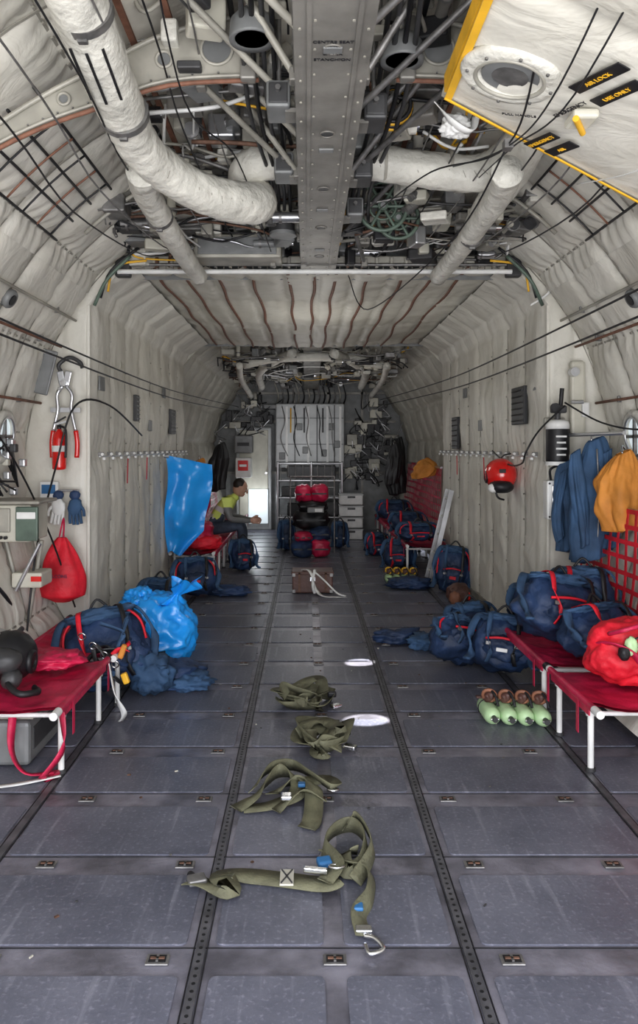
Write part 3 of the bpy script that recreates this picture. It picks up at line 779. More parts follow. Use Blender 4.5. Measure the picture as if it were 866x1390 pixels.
b=B('red_kit_bag'); b.blob((-1.27,8.5,.5),(.17,.2,.16),'redcan',n=.1,seed=61,floor=.35); b.blob((-1.2,8.45,.42),(.2,.2,.08),'red',n=.1,seed=63,floor=.35); b.done()
b=B('dropped_jacket'); b.blob((.62,5.75,.05),(.2,.1,.055),'navy',rot=(0,0,10),p=2.2,n=.25,seed=4,floor=.004); b.blob((.78,5.6,.05),(.12,.14,.05),'navy2',rot=(0,0,-30),p=2.2,n=.25,seed=7,floor=.004); b.done()
b=B('dropped_jacket'); b.blob((-.92,4.72,.07),(.2,.16,.09),'navy',p=2.2,n=.22,seed=9,floor=.004); b.blob((-.78,4.66,.05),(.13,.12,.05),'navy2',p=2.2,n=.22,seed=12,floor=.004); b.blob((-.98,4.5,.14),(.12,.1,.12),'navy2',p=2.2,n=.22,seed=14,floor=.004)
b.done()
b=B('dropped_jacket'); b.blob((-.85,7.6,.05),(.2,.13,.05),'navy',p=2.2,n=.25,seed=19,floor=.004); b.done()
b=B('dropped_jacket'); b.blob((.98,7.95,.06),(.22,.15,.06),'navy',p=2.2,n=.25,seed=23,floor=.004); b.done()
b=B('parachute_harness')
r=random.Random(2)
for k in range(7):
    c=V((-1.25+r.uniform(-.12,.15),4.26,.34+r.uniform(-.1,.1)))
    b.ribbon([(c.x+r.uniform(-.10,.10),c.y+r.uniform(-.05,.03),c.z+r.uniform(-.12,.10),r.uniform(0,1.5)) for _ in range(5)],.024,['navy2','black','navy','red','navy2','black','dgrey'][k])
b.box((-1.08,4.22,.34),(.03,.03,.08),'orange',rot=(0,20,0),bev=.008); b.box((-1.06,4.20,.2),(.035,.03,.06),'yellow',rot=(0,-20,0),bev=.008)
for k in range(4): b.ring((-1.3+k*.06,4.22,.42-.05*k),.020,.004,(0,1,.3),'chrome',14,6)
b.done()
b=B('red_kit_bag'); b.blob((1.47,3.74,.465),(.20,.15,.155),'red',rot=(0,8,10),p=2.4,n=.085,ns=1.5,seed=31,floor=.325,sub=5,crease=.9,slump=.2)
b.tube([(1.33,3.62,.58),(1.36,3.52,.62),(1.46,3.54,.64),(1.5,3.62,.61)],.010,'redcan',6,5)
b.ribbon([(1.30,3.72,.5,.8),(1.33,3.6,.54,.6),(1.42,3.57,.50,.9),(1.5,3.58,.4,1.2)],.03,'redcan')
b.blob((1.42,3.585,.53),(.03,.022,.045),'mint',p=2.2,n=.1,sub=3); b.blob((1.385,3.58,.5),(.026,.026,.035),'black',p=2.2,n=.1,sub=3); b.ring((1.45,3.575,.55),.022,.005,(0,1,0),'black',14,6); b.text('FALCONS',Matrix(((.97,0,.2,1.52),(.2,0,-1,3.575),(0,1,0,.44),(0,0,0,1))),.03,'white')
b.done()
b=B('folded_cloth'); b.blob((1.70,3.9,.36),(.12,.2,.06),'navy2',p=2.4,n=.15,seed=3,floor=.325); b.done()

b=B('red_kit_bag')
def fb(u,v):
    a=2*math.pi*v; t=u
    r=.15*(math.sin(math.pi*min(1,t*.62+.04))**.8)*(1 if t<.9 else (1-(t-.9)*6)); r=max(r,.004)
    k=1+.10*math.sin(a*5+3*t)*(1-t)+.18*noise.noise(V((math.cos(a)*1.5,math.sin(a)*1.5,t*3)))
    return V((-1.68+r*k*math.cos(a),5.08+r*k*.6*math.sin(a),.86-.42*t))
b.sheet(fb,40,60,'red'); b.tube([(-1.7,5.08,.85),(-1.69,5.15,.98),(-1.67,5.08,.85)],.006,'redcan',6,5); b.text('FALCONS',Matrix(((1,0,0,-1.68),(0,0,-1,4.975),(0,1,0,.62),(0,0,0,1))),.03,'navy'); b.done()

b=B('blue_plastic_bag')
b.blob((-1.08,5.15,.24),(.26,.22,.25),'blueb',rot=(0,-12,0),p=2.2,n=.09,ns=1.7,seed=41,sub=5,floor=.006,crease=1.5,slump=.2)
b.blob((-1.16,5.15,.38),(.15,.15,.13),'blueb',rot=(0,30,0),p=2.1,n=.13,ns=2,seed=44,crease=1.6,sub=5)
def neck(u,v):
    a=2*math.pi*v; r=.10-.16*u if u<.5 else .02+.14*(u-.5); r*=1+.3*math.sin(a*6+u*4)
    c=V((-1.0,5.12,.40)).lerp(V((-.86,5.06,.57)),u); return c+V((r*math.cos(a),r*math.sin(a),r*.3*math.sin(a*3)))
b.sheet(neck,16,56,'blueb'); b.done()
b=B('blue_plastic_sheet')
def fsheet(u,v):
    z=1.37-1.0*u-.10*v*(1-u); x=-1.50+.45*v*(1-.2*u)*(1-.6*max(0,u-.75)/.25)+.02*math.sin(u*7)
    y=7.85+.03*math.sin(v*7+u*3)+.03*math.sin(v*3-u*4)+.05*noise.noise(V((u*5,v*3,2)))+.1*v
    return V((x,y,z+.03*math.sin(v*6)*u))
b.sheet(fsheet,50,40,'blueb'); b.cyl((-1.52,7.85,1.36),(-1.47,7.85,1.36),.02,'alu'); b.done()

def garment(name,c,w,h,d,m,seed,sleeves=True):
    b=B(name)
    def body(cx,cy,cz,w,h,d,sd,tp):
        def fg(u,v):
            a=2*math.pi*v; t=u
            ww=w/2*(tp+(1-tp)*min(1,t*3.0)**.7)*(1-.18*max(0,t-.75)/.25); dd=d/2*(.45+.55*min(1,t*3))
            ca,sa=math.cos(a),math.sin(a)
            k=1+.11*math.sin(a*5+1.5*t+sd)*min(1,t*2)+.28*noise.noise(V((ca*1.7+sd,sa*1.7,t*1.8)))+.13*noise.noise(V((ca*4,sa*4+sd,t*5)))
            if t>=1: k*=.2
            return V((cx+ww*k*ca+.025*math.sin(t*4+sd),cy+dd*k*sa,cz-h*t+.02*ca))
        b.sheet(fg,50,72,m)
    body(c[0],c[1],c[2],w,h,d,seed,.35)
    if sleeves:
        for s in(-1,1): body(c[0]+s*w*.36,c[1]-.05,c[2]-h*.10,w*.34,h*.78,d*.55,seed+s*3,.7)
        b.tube([(c[0],c[1]-d*.5,c[2]-h*.08),(c[0]+.01,c[1]-d*.56,c[2]-h*.5),(c[0],c[1]-d*.5,c[2]-h*.9)],.005,'dull',6,5)
    b.tube([(c[0],c[1],c[2]-.01),(c[0]+.01,c[1]+.03,c[2]+.04),(c[0]+.03,c[1]+.04,c[2]+.02)],.006,'chrome',6,4)
    b.done()
garment('hanging_jacket',(1.70,4.85,1.50),.26,.76,.18,'navy2',1)
garment('hanging_jacket',(1.64,5.08,1.36),.20,.58,.14,'navy2',5)
garment('hanging_orange_bag',(1.80,4.62,1.42),.27,.46,.2,'orange',3,False)
garment('hanging_jacket',(-1.3,10.8,1.5),.26,.66,.2,'black',8,False)
garment('hanging_jacket',(1.35,12.2,1.6),.30,.9,.2,'black',9,False)
garment('hanging_jacket',(1.2,11.4,1.5),.22,.6,.2,'black',13,False)
garment('hanging_orange_bag',(1.42,9.9,1.30),.30,.24,.2,'orange',6,False)
garment('hanging_orange_bag',(-1.42,9.6,1.3),.2,.3,.2,'orange',2,False)
garment('hanging_jacket',(-1.38,9.2,1.15),.26,.55,.2,'redcan',12,False)
b=B('coat_rail'); b.cyl((1.72,4.4,1.53),(1.64,5.25,1.53),.012,'alu'); b.box((1.64,5.26,1.53),(.06,.05,.06),'alu',bev=.01); b.done()

# ------------------------------------------------------------------ wall items left aft face
b=B('bolt_cutters')
Y=5.2; cx=-1.70
for s in(-1,1):
    b.tube([(cx+s*.012,Y,1.86),(cx+s*.05,Y,1.80),(cx+s*.045,Y,1.70),(cx+s*.075,Y,1.56)],.013,'alu',8,6)
    b.tube([(cx+s*.075,Y,1.56),(cx+s*.085,Y,1.48),(cx+s*.082,Y,1.38)],.017,'redg',10,5)
    b.box((cx+s*.02,Y-.005,1.91),(.045,.02,.10),'alu',rot=(0,s*12,0),bev=.006)
b.tube([(cx-.02,Y,1.95),(cx-.04,Y,2.0),(cx+.03,Y,2.05),(cx+.1,Y,2.02),(cx+.12,Y,1.98)],.014,'dgrey',8,6)
b.cyl((cx,Y-.03,1.88),(cx,Y+.01,1.88),.022,'chrome'); b.cyl((cx-.03,Y-.02,1.84),(cx-.03,Y+.01,1.84),.012,'chrome'); b.box((cx,Y+.025,1.7),(.2,.02,.03),'alu'); b.done()
b=B('fire_extinguisher'); cx=-1.72
b.lathe((cx,5.15,1.30),(0,0,1),[(.03,0),(.045,.006),(.046,.02),(.046,.2),(.04,.235),(.02,.255),(.014,.27)],'redg',24)
b.cyl((cx,5.15,1.565),(cx,5.15,1.60),.014,'black'); b.box((cx+.015,5.14,1.61),(.08,.014,.014),'chrome',rot=(0,-14,0)); b.box((cx+.01,5.14,1.63),(.085,.012,.01),'black',rot=(0,-30,0))
b.tube([(cx,5.14,1.59),(cx+.05,5.12,1.57),(cx+.055,5.12,1.47),(cx+.05,5.12,1.38)],.008,'black',8,5)
b.cyl((cx,5.15,1.42),(cx,5.15,1.46),.0475,'white',seg=24); b.box((cx,5.21,1.44),(.06,.03,.22),'frame'); b.done()
b=B('clipboard'); b.box((-1.86,5.15,1.96),(.2,.02,.3),'grey',rot=(0,14,0),bev=.01); b.box((-1.84,5.13,2.09),(.08,.015,.025),'chrome',rot=(0,14,0)); b.box((-1.86,5.137,1.95),(.17,.004,.23),'grey',rot=(0,14,0)); b.done()
b=B('work_gloves')
for s,mm in((-1,'white'),(1,'navy2')):
    x=-1.68+s*.055
    b.blob((x,5.18,1.05),(.045,.02,.06),mm,p=2.6,n=.08,sub=3,rot=(0,s*10,0)); b.blob((x,5.18,1.13),(.035,.02,.03),'navy',p=2.6,n=.08,sub=3)
    for f in range(4): b.tube([(x-.033+.022*f,5.18,1.02),(x-.036+.024*f+s*.006,5.17,.97),(x-.036+.025*f+s*.01,5.165,.93+.008*abs(f-1.5))],.011,mm,8,4)
    b.tube([(x+s*.035,5.18,1.06),(x+s*.06,5.17,1.03),(x+s*.065,5.165,.99)],.011,mm,8,4)
b.cyl((-1.76,5.19,1.16),(-1.60,5.19,1.16),.008,'alu'); b.done()
b=B('paper_holder'); b.box((-1.8,5.2,1.15),(.12,.04,.14),'white',bev=.006); b.box((-1.8,5.175,1.17),(.09,.006,.06),'teal'); b.done()
b=B('oxygen_regulator_station')
b.box((-1.84,4.72,1.0),(.28,.3,.22),'cream',bev=.015); b.box((-1.72,4.56,1.0),(.13,.03,.2),'green',bev=.006); b.box((-1.72,4.54,1.05),(.11,.01,.04),'white',bev=.003)
b.box((-1.88,4.56,1.02),(.12,.02,.14),'frame',bev=.006); b.box((-1.82,4.7,1.125),(.36,.34,.02),'frame',bev=.01)
for k in range(3): b.cyl((-1.9+.03*k,4.55,.92),(-1.9+.03*k,4.53,.92),.01,'black')
b.tube([(-1.95,4.5,.85),(-1.9,4.45,.7),(-1.84,4.55,.55),(-1.82,4.7,.35)],.022,'black',10,6)
b.cyl((-1.70,4.75,.88),(-1.78,4.75,.4),.014,'frame'); b.cyl((-1.92,4.75,.88),(-1.8,4.75,.4),.014,'frame'); b.cyl((-1.66,4.6,.88),(-1.8,4.6,.6),.012,'alu')
b.box((-1.74,4.7,.66),(.18,.2,.09),'cream',bev=.012); b.box((-1.68,4.595,.67),(.06,.01,.03),'redg')
r=random.Random(9)
for k in range(9): b.tube([(-1.9+r.uniform(-.05,.1),4.5+r.uniform(0,.2),1.15+r.uniform(0,.1)),(-1.93,4.5,1.25+r.uniform(0,.2)),(-1.92+r.uniform(-.04,.04),4.7,1.4+r.uniform(0,.2)),(-1.9,4.9,1.2)],.006,r.choice(['black','alu','white','dull']),6,6)
for k in range(8): b.box((-1.93+r.uniform(0,.12),4.6+r.uniform(0,.3),1.18+r.uniform(0,.3)),(.04,.05,.05),r.choice(['alu','cream','dgrey','black']),bev=.008)
b.done()

b=B('flight_helmet')
b.blob((-1.50,3.72,.45),(.12,.14,.12),'black',p=2.1,n=.03,seed=2); b.blob((-1.50,3.60,.46),(.10,.07,.06),'dgrey',p=2.2,n=.02,seed=3)
b.ring((-1.39,3.70,.43),.042,.016,(1,0,0),'black',18); b.blob((-1.44,3.58,.38),(.045,.05,.045),'dgrey',p=2.3,n=.05,sub=3)
b.tube([(-1.44,3.53,.37),(-1.36,3.46,.35),(-1.30,3.52,.34),(-1.34,3.6,.335)],.015,'black',10,8,ripple=.2)
b.tube([(-1.62,3.6,.5),(-1.58,3.55,.58),(-1.48,3.55,.6)],.006,'alu',6,5); b.done()
b=B('oxygen_mask_hoses')
r=random.Random(8)
for k in range(9):
    b.tube([(-1.62+r.uniform(-.08,.12),3.9+r.uniform(-.1,.15),.38+r.uniform(0,.15)) for _ in range(6)],r.uniform(.006,.014),r.choice(['black','dgrey','black','alu']),8,6)
b.blob((-1.6,3.95,.42),(.1,.1,.08),'dgrey',n=.2,seed=6,sub=3); b.blob((-1.38,4.0,.36),(.14,.12,.04),'redcan',n=.2,seed=8,sub=4,floor=.325); b.done()
b=B('loose_seat_webbing')
b.ribbon([(-1.4,3.5,.28,.3),(-1.38,3.42,.12,.6),(-1.3,3.38,.03,.2),(-1.18,3.42,.02,0),(-1.22,3.35,.02,.6),(-1.14,3.38,.14,1.2),(-1.16,3.42,.3,1.2)],.035,'redcan')
b.ribbon([(-1.6,3.1,.012,0),(-1.45,3.25,.014,.1),(-1.3,3.32,.012,0),(-1.15,3.38,.02,.2)],.03,'white')
b.ribbon([(-1.12,4.1,.3,1.2),(-1.06,3.98,.18,.9),(-1.02,4.0,.08,.4),(-1.05,4.05,.02,0)],.03,'white')
b.done()
b=B('cargo_box'); b.box((-1.48,3.75,.11),(.3,.5,.2),'grey',bev=.02)
for k in range(4): b.box((-1.48,3.55+k*.13,.215),(.31,.03,.006),'frame')
b.box((-1.33,3.75,.12),(.01,.4,.1),'dgrey'); b.done()

# ------------------------------------------------------------------ wall items right aft face
b=B('portable_oxygen_bottle'); cx=1.585; Y=5.15
b.lathe((cx,Y,1.33),(0,0,1),[(.05,0),(.072,.015),(.076,.04),(.076,.24),(.068,.27),(.04,.29),(.02,.30)],'black',28)
b.lathe((cx,Y,1.57),(0,0,1),[(.077,0),(.0775,.03),(.07,.05),(.045,.062)],'white',28)
b.cyl((cx,Y,1.33),(cx,Y,1.355),.078,'white',seg=28)
for k in range(4): b.box((cx+.0,Y-.077,1.52-.04*k),(.07-.01*(k%2),.002,.012),'white')
b.cyl((cx,Y,1.63),(cx,Y,1.70),.02,'dgrey'); b.box((cx,Y-.02,1.70),(.1,.05,.05),'dgrey',bev=.01); b.cyl((cx-.03,Y-.03,1.71),(cx-.03,Y-.06,1.71),.03,'black'); b.cyl((cx+.02,Y,1.72),(cx+.03,Y,1.84),.014,'black'); b.box((cx,Y+.07,1.5),(.14,.04,.3),'frame',bev=.01); b.done()
b=B('white_control_box'); b.box((1.615,5.18,1.10),(.21,.1,.26),'white',bev=.012); b.box((1.615,5.125,1.11),(.15,.015,.18),'alu',bev=.006); b.box((1.615,5.118,1.08),(.10,.01,.08),'cream',bev=.004)
for sx in(-1,1):
    for sz in(-1,1): b.cyl((1.615+sx*.09,5.128,1.10+sz*.11),(1.615+sx*.09,5.122,1.10+sz*.11),.007,'dgrey',seg=8)
b.tube([(1.55,5.18,1.23),(1.54,5.16,1.3),(1.6,5.18,1.33)],.008,'black',6,5); b.done()
b=B('grey_switch_panel'); b.box((1.74,5.22,1.78),(.1,.06,.5),'cream',bev=.02); b.cyl((1.7,5.2,1.95),(1.7,5.14,1.95),.03,'alu'); b.box((1.78,5.18,1.7),(.05,.03,.1),'white',bev=.01); b.cyl((1.68,5.16,1.75),(1.76,5.16,1.75),.012,'alu'); b.done()
b=B('red_helmet'); c=(1.42,6.0,1.24)
b.blob(c,(.12,.145,.125),'redg',p=2.1,n=.0,sub=4)
b.blob((1.40,5.9,1.15),(.09,.09,.05),'black',p=2.3,n=.03,sub=3); b.blob((1.335,5.88,1.14),(.04,.04,.035),'white',p=2.3,n=.03,sub=3)
b.ring((1.31,6.0,1.22),.04,.010,(1,0,0),'black',16); b.box((1.40,5.86,1.27),(.05,.01,.03),'black',bev=.003)
b.tube([(1.42,6.0,1.36),(1.45,6.0,1.39),(1.5,6.0,1.40)],.006,'black',6,4); b.tube([(1.35,5.9,1.2),(1.36,5.87,1.08),(1.42,5.9,1.05)],.008,'black',6,5); b.done()
b=B('stretcher_pole'); b.cyl((1.75,3.55,.32),(1.85,4.0,1.15),.014,'alu'); b.cyl((1.70,3.52,.32),(1.8,3.95,1.15),.014,'alu')
for k in range(5): b.cyl((1.70+.02*k,3.56+.08*k,.4+.16*k),(1.75+.02*k,3.58+.08*k,.4+.16*k),.008,'alu',seg=6)
b.done()

def bottles(x0,y0,m):
    b=B('oxygen_bottle_set')
    for k in range(4):
        x=x0+k*.085; y=y0-.012*k; z=.048
        b.lathe((x,y+.14,z),(0,-1,0),[(.02,0),(.04,.02),(.044,.05),(.044,.2),(.038,.225),(.02,.238)],'mint',20)
        b.cyl((x,y-.1,z),(x,y-.135,z),.014,'dgrey'); b.cyl((x-.02,y-.12,z),(x+.02,y-.12,z),.008,'chrome',seg=8)
        b.ring((x,y+.06,z),.045,.004,(0,1,0),'black',18,6)
        b.ring((x,y-.0,z+.085),.034,.009,(.3,1,.35),m,18,8)
        b.blob((x,y+.03,z+.075),(.03,.04,.03),'brown',n=.2,sub=3)
        b.tube([(x,y-.0,z+.12),(x+.02,y-.04,z+.1),(x+.03,y-.07,z+.05)],.007,'black',8,5)
    b.box((x0+.13,y0+.05,.11),(.38,.03,.012),'brown',bev=.004)
    b.done()
bottles(.89,4.12,'brownr'); bottles(.80,8.3,'yellow')
b=B('brown_leather_helmet'); b.blob((1.32,7.15,.1),(.11,.12,.1),'brown',p=2.2,n=.08,floor=.004); b.blob((1.27,7.05,.08),(.05,.05,.06),'brownr',n=.1,sub=3); b.ring((1.4,7.08,.09),.03,.01,(1,0,0),'redg',14,6); b.done()

b=B('aluminium_ladder')
for s in(0,1): b.strap((1.25,8.35+.24*s,0.01),(1.50,8.45+.24*s,.98),.05,(0,1,0),'alu',.02)
for k in range(5):
    t=(k+.5)/5; x=1.25+.25*t; z=.98*t; b.cyl((x,8.35+.1*t,z),(x,8.59+.1*t,z),.012,'white')
b.done()

# ------------------------------------------------------------------ centre cargo
b=B('wooden_equipment_chest')
b.box((-.02,7.8,.11),(.40,.28,.2),'brown',bev=.012); b.box((-.02,7.8,.205),(.42,.30,.03),'brown',bev=.008)
for x in(-.15,.11): b.box((x,7.655,.12),(.02,.01,.2),'rust')
for sx in(-1,1):
    for z in(.03,.19): b.box((-.02+sx*.185,7.652,z),(.03,.012,.03),'dull')
b.box((-.02,7.65,.15),(.05,.012,.04),'chrome'); b.done()
b=B('white_tow_strap')
b.ribbon([(-.12,7.74,.228,0),(-.06,7.68,.235,.1),(-.02,7.62,.18,.1),(0.02,7.6,.05,0),(.08,7.5,.012,.1),(.2,7.45,.012,0),(.3,7.4,.02,.3)],.04,'white')
b.tube([(0,7.66,.22),(.1,7.6,.14),(.22,7.55,.03),(.3,7.5,.01)],.009,'white',8,6)
b.tube([(.0,7.66,.24),(-.02,7.6,.1),(.0,7.6,.02)],.014,'white',8,6); b.done()
b=B('baggage_stack')
items=[(-.13,10.3,.12,.15,.2,.12,'navy'),(.10,10.3,.12,.13,.2,.12,'redcan'),(-.12,10.3,.27,.12,.2,.06,'redcan'),(.1,10.4,.3,.14,.2,.10,'navy'),(-.02,10.5,.48,.24,.2,.14,'black'),(.0,10.5,.66,.2,.18,.08,'black'),(-.12,10.55,.82,.12,.2,.12,'redcan'),(.09,10.5,.83,.12,.18,.12,'redcan'),(-.05,10.4,.2,.22,.14,.1,'navy2')]
for k,(x,y,z,a,c,h,m) in enumerate(items):
    b.blob((x,y,z),(a,c,h),m,p=3,n=.12,seed=k+50,sub=3,floor=.006)
    b.strap((x-a*.8,y-c*1.0,z),(x+a*.8,y-c*1.0,z),.02,(0,1,0),'black')
b.box((.04,10.26,.62),(.22,.1,.07),'grey',bev=.01); b.box((.08,10.2,.62),(.1,.02,.04),'white')
for s in(-1,1): b.cyl((s*.30,10.6,.0),(s*.30,10.6,1.05),.010,'dull')
b.cyl((-.30,10.6,1.05),(.30,10.6,1.05),.010,'dull'); b.cyl((-.30,10.6,.9),(.30,10.6,.9),.008,'dull')
b.done()
b=B('white_storage_crates')
for k in range(4):
    z=.09+.18*k; b.box((.62,12.3,z),(.36,.36,.165),'white',bev=.015); b.box((.62,12.115,z+.04),(.12,.01,.03),'dgrey'); b.box((.62,12.3,z+.075),(.38,.38,.02),'locker',bev=.005)
b.done()
backpack((.40,11.2,.01),.2,.2,.36,0,0,0,seed=77,trim='navy2').done()
backpack((-.36,11.0,.01),.2,.2,.4,0,0,0,seed=79,trim='navy2').done()

# ------------------------------------------------------------------ olive webbing straps on floor
def deg(x): return math.radians(x)
b=B('cargo_tie_down_strap')
b.ribbon([(-.46,2.58,.012,0),(-.40,2.52,.03,.3),(-.33,2.50,.03,-.3),(-.36,2.58,.03,.2),(-.28,2.60,.015,0),(-.15,2.57,.018,0),(-.02,2.54,.02,0),(.03,2.55,.03,.2)],.085,'olive')
b.ribbon([(-.02,2.53,.035,0),(.02,2.6,.05,.5),(-.02,2.72,.05,1.3),(.02,2.84,.05,1.4),(.09,2.88,.05,1.5),(.13,2.78,.05,1.4),(.12,2.66,.03,.8),(.06,2.6,.03,.4),(.05,2.70,.035,.6),(.10,2.72,.04,1.0)],.06,'olive')
b.ribbon([(-.02,2.74,.03,.3),(.06,2.66,.035,.4),(.13,2.60,.03,1.0),(.12,2.46,.03,1.2),(.08,2.38,.02,.6),(.09,2.28,.015,.2)],.055,'olive')
b.ribbon([(.06,2.86,.05,1.0),(.11,2.9,.07,1.2),(.15,2.7,.06,1.3),(.08,2.56,.02,.6)],.05,'olive')
b.box((-.145,2.57,.026),(.045,.088,.006),'cream')
for s in(-1,1): b.strap((-.145-.018*s,2.53,.031),(-.145+.018*s,2.61,.031),.004,(0,0,1),'dgrey')
b.box((-.44,2.55,.03),(.06,.05,.02),'dull',rot=(0,0,20),bev=.006)
b.cyl((-.47,2.6,.02),(-.44,2.56,.02),.012,'black')
b.box((-.02,2.62,.05),(.05,.04,.025),'teal',rot=(10,0,15),bev=.008); b.box((-.05,2.57,.05),(.08,.018,.018),'chrome',rot=(0,0,-10),bev=.004)
b.ring((.02,2.585,.055),.026,.005,(0,.3,1),'chrome',16,6)
b.tube([(.09,2.28,.015),(.12,2.26,.02),(.14,2.22,.015),(.10,2.20,.015),(.09,2.24,.015)],.007,'chrome',8,6); b.box((.09,2.3,.02),(.05,.03,.016),'chrome',bev=.004)
b.box((.08,2.40,.03),(.03,.035,.012),'teal',bev=.004)
b.done()
b=B('cargo_tie_down_strap')
b.ribbon([(-.36,3.08,.015,0),(-.30,3.14,.03,.3),(-.26,3.24,.04,1.1),(-.20,3.36,.05,1.3),(-.13,3.30,.05,.7),(-.12,3.18,.03,.2),(-.22,3.10,.02,0),(-.33,3.08,.015,0)],.07,'olive')
b.ribbon([(-.22,3.16,.04,.3),(-.14,3.26,.05,.9),(-.06,3.24,.05,.6),(-.05,3.12,.03,0),(-.06,2.98,.015,0),(-.08,2.93,.012,0)],.075,'olive')
b.ribbon([(-.30,3.18,.05,.8),(-.24,3.34,.07,1.2),(-.14,3.42,.05,1.2),(-.06,3.30,.06,1.0),(.02,3.22,.04,.9),(.04,3.26,.03,.4),(.0,3.32,.03,.2),(-.1,3.22,.06,.4)],.06,'olive')
b.ribbon([(-.2,3.05,.02,.0),(-.1,3.14,.06,.6),(.0,3.14,.02,.3)],.05,'olive')
b.box((-.16,3.10,.055),(.045,.045,.02),'chrome',bev=.006); b.ring((.03,3.22,.03),.022,.006,(0,.2,1),'chrome',14,6); b.box((-.1,3.2,.06),(.03,.03,.015),'teal',bev=.004)
b.done()
def pile(cx,cy,rx,ry,seed,n=4):
    b=B('cargo_tie_down_strap'); r=random.Random(seed)
    for k in range(n):
        a0=r.uniform(0,6.28); pts=[]
        for j in range(7):
            a=a0+j*r.uniform(.7,1.3); q=r.uniform(.45,1)
            pts.append((cx+rx*q*math.cos(a),cy+ry*q*math.sin(a),.025+.03*k*r.random()+.03*r.random(),r.uniform(0,1.3)))
        b.ribbon(pts,r.uniform(.055,.075),'olive')
    b.box((cx+rx*.9,cy-ry*.5,.03),(.06,.04,.02),'chrome',rot=(0,0,r.uniform(-40,40)),bev=.005)
    b.box((cx+rx*.8,cy+ry*.2,.05),(.05,.035,.03),'black',bev=.008)
    b.ring((cx-rx*.7,cy+ry*.3,.04),.022,.006,(0,.2,1),'chrome',14,6)
    b.done()
pile(.0,3.78,.14,.2,3,4); pile(-.08,4.36,.18,.2,12,4)
b=B('floor_debris')
r=random.Random(21)
for k in range(40):
    x=r.uniform(-1.0,1.0); y=r.uniform(2.1,6); b.box((x,y,.008),(r.uniform(.006,.016),r.uniform(.004,.010),.004),r.choice(['dull','dgrey','cream','rust']),rot=(0,0,r.uniform(0,90)))
b.done()

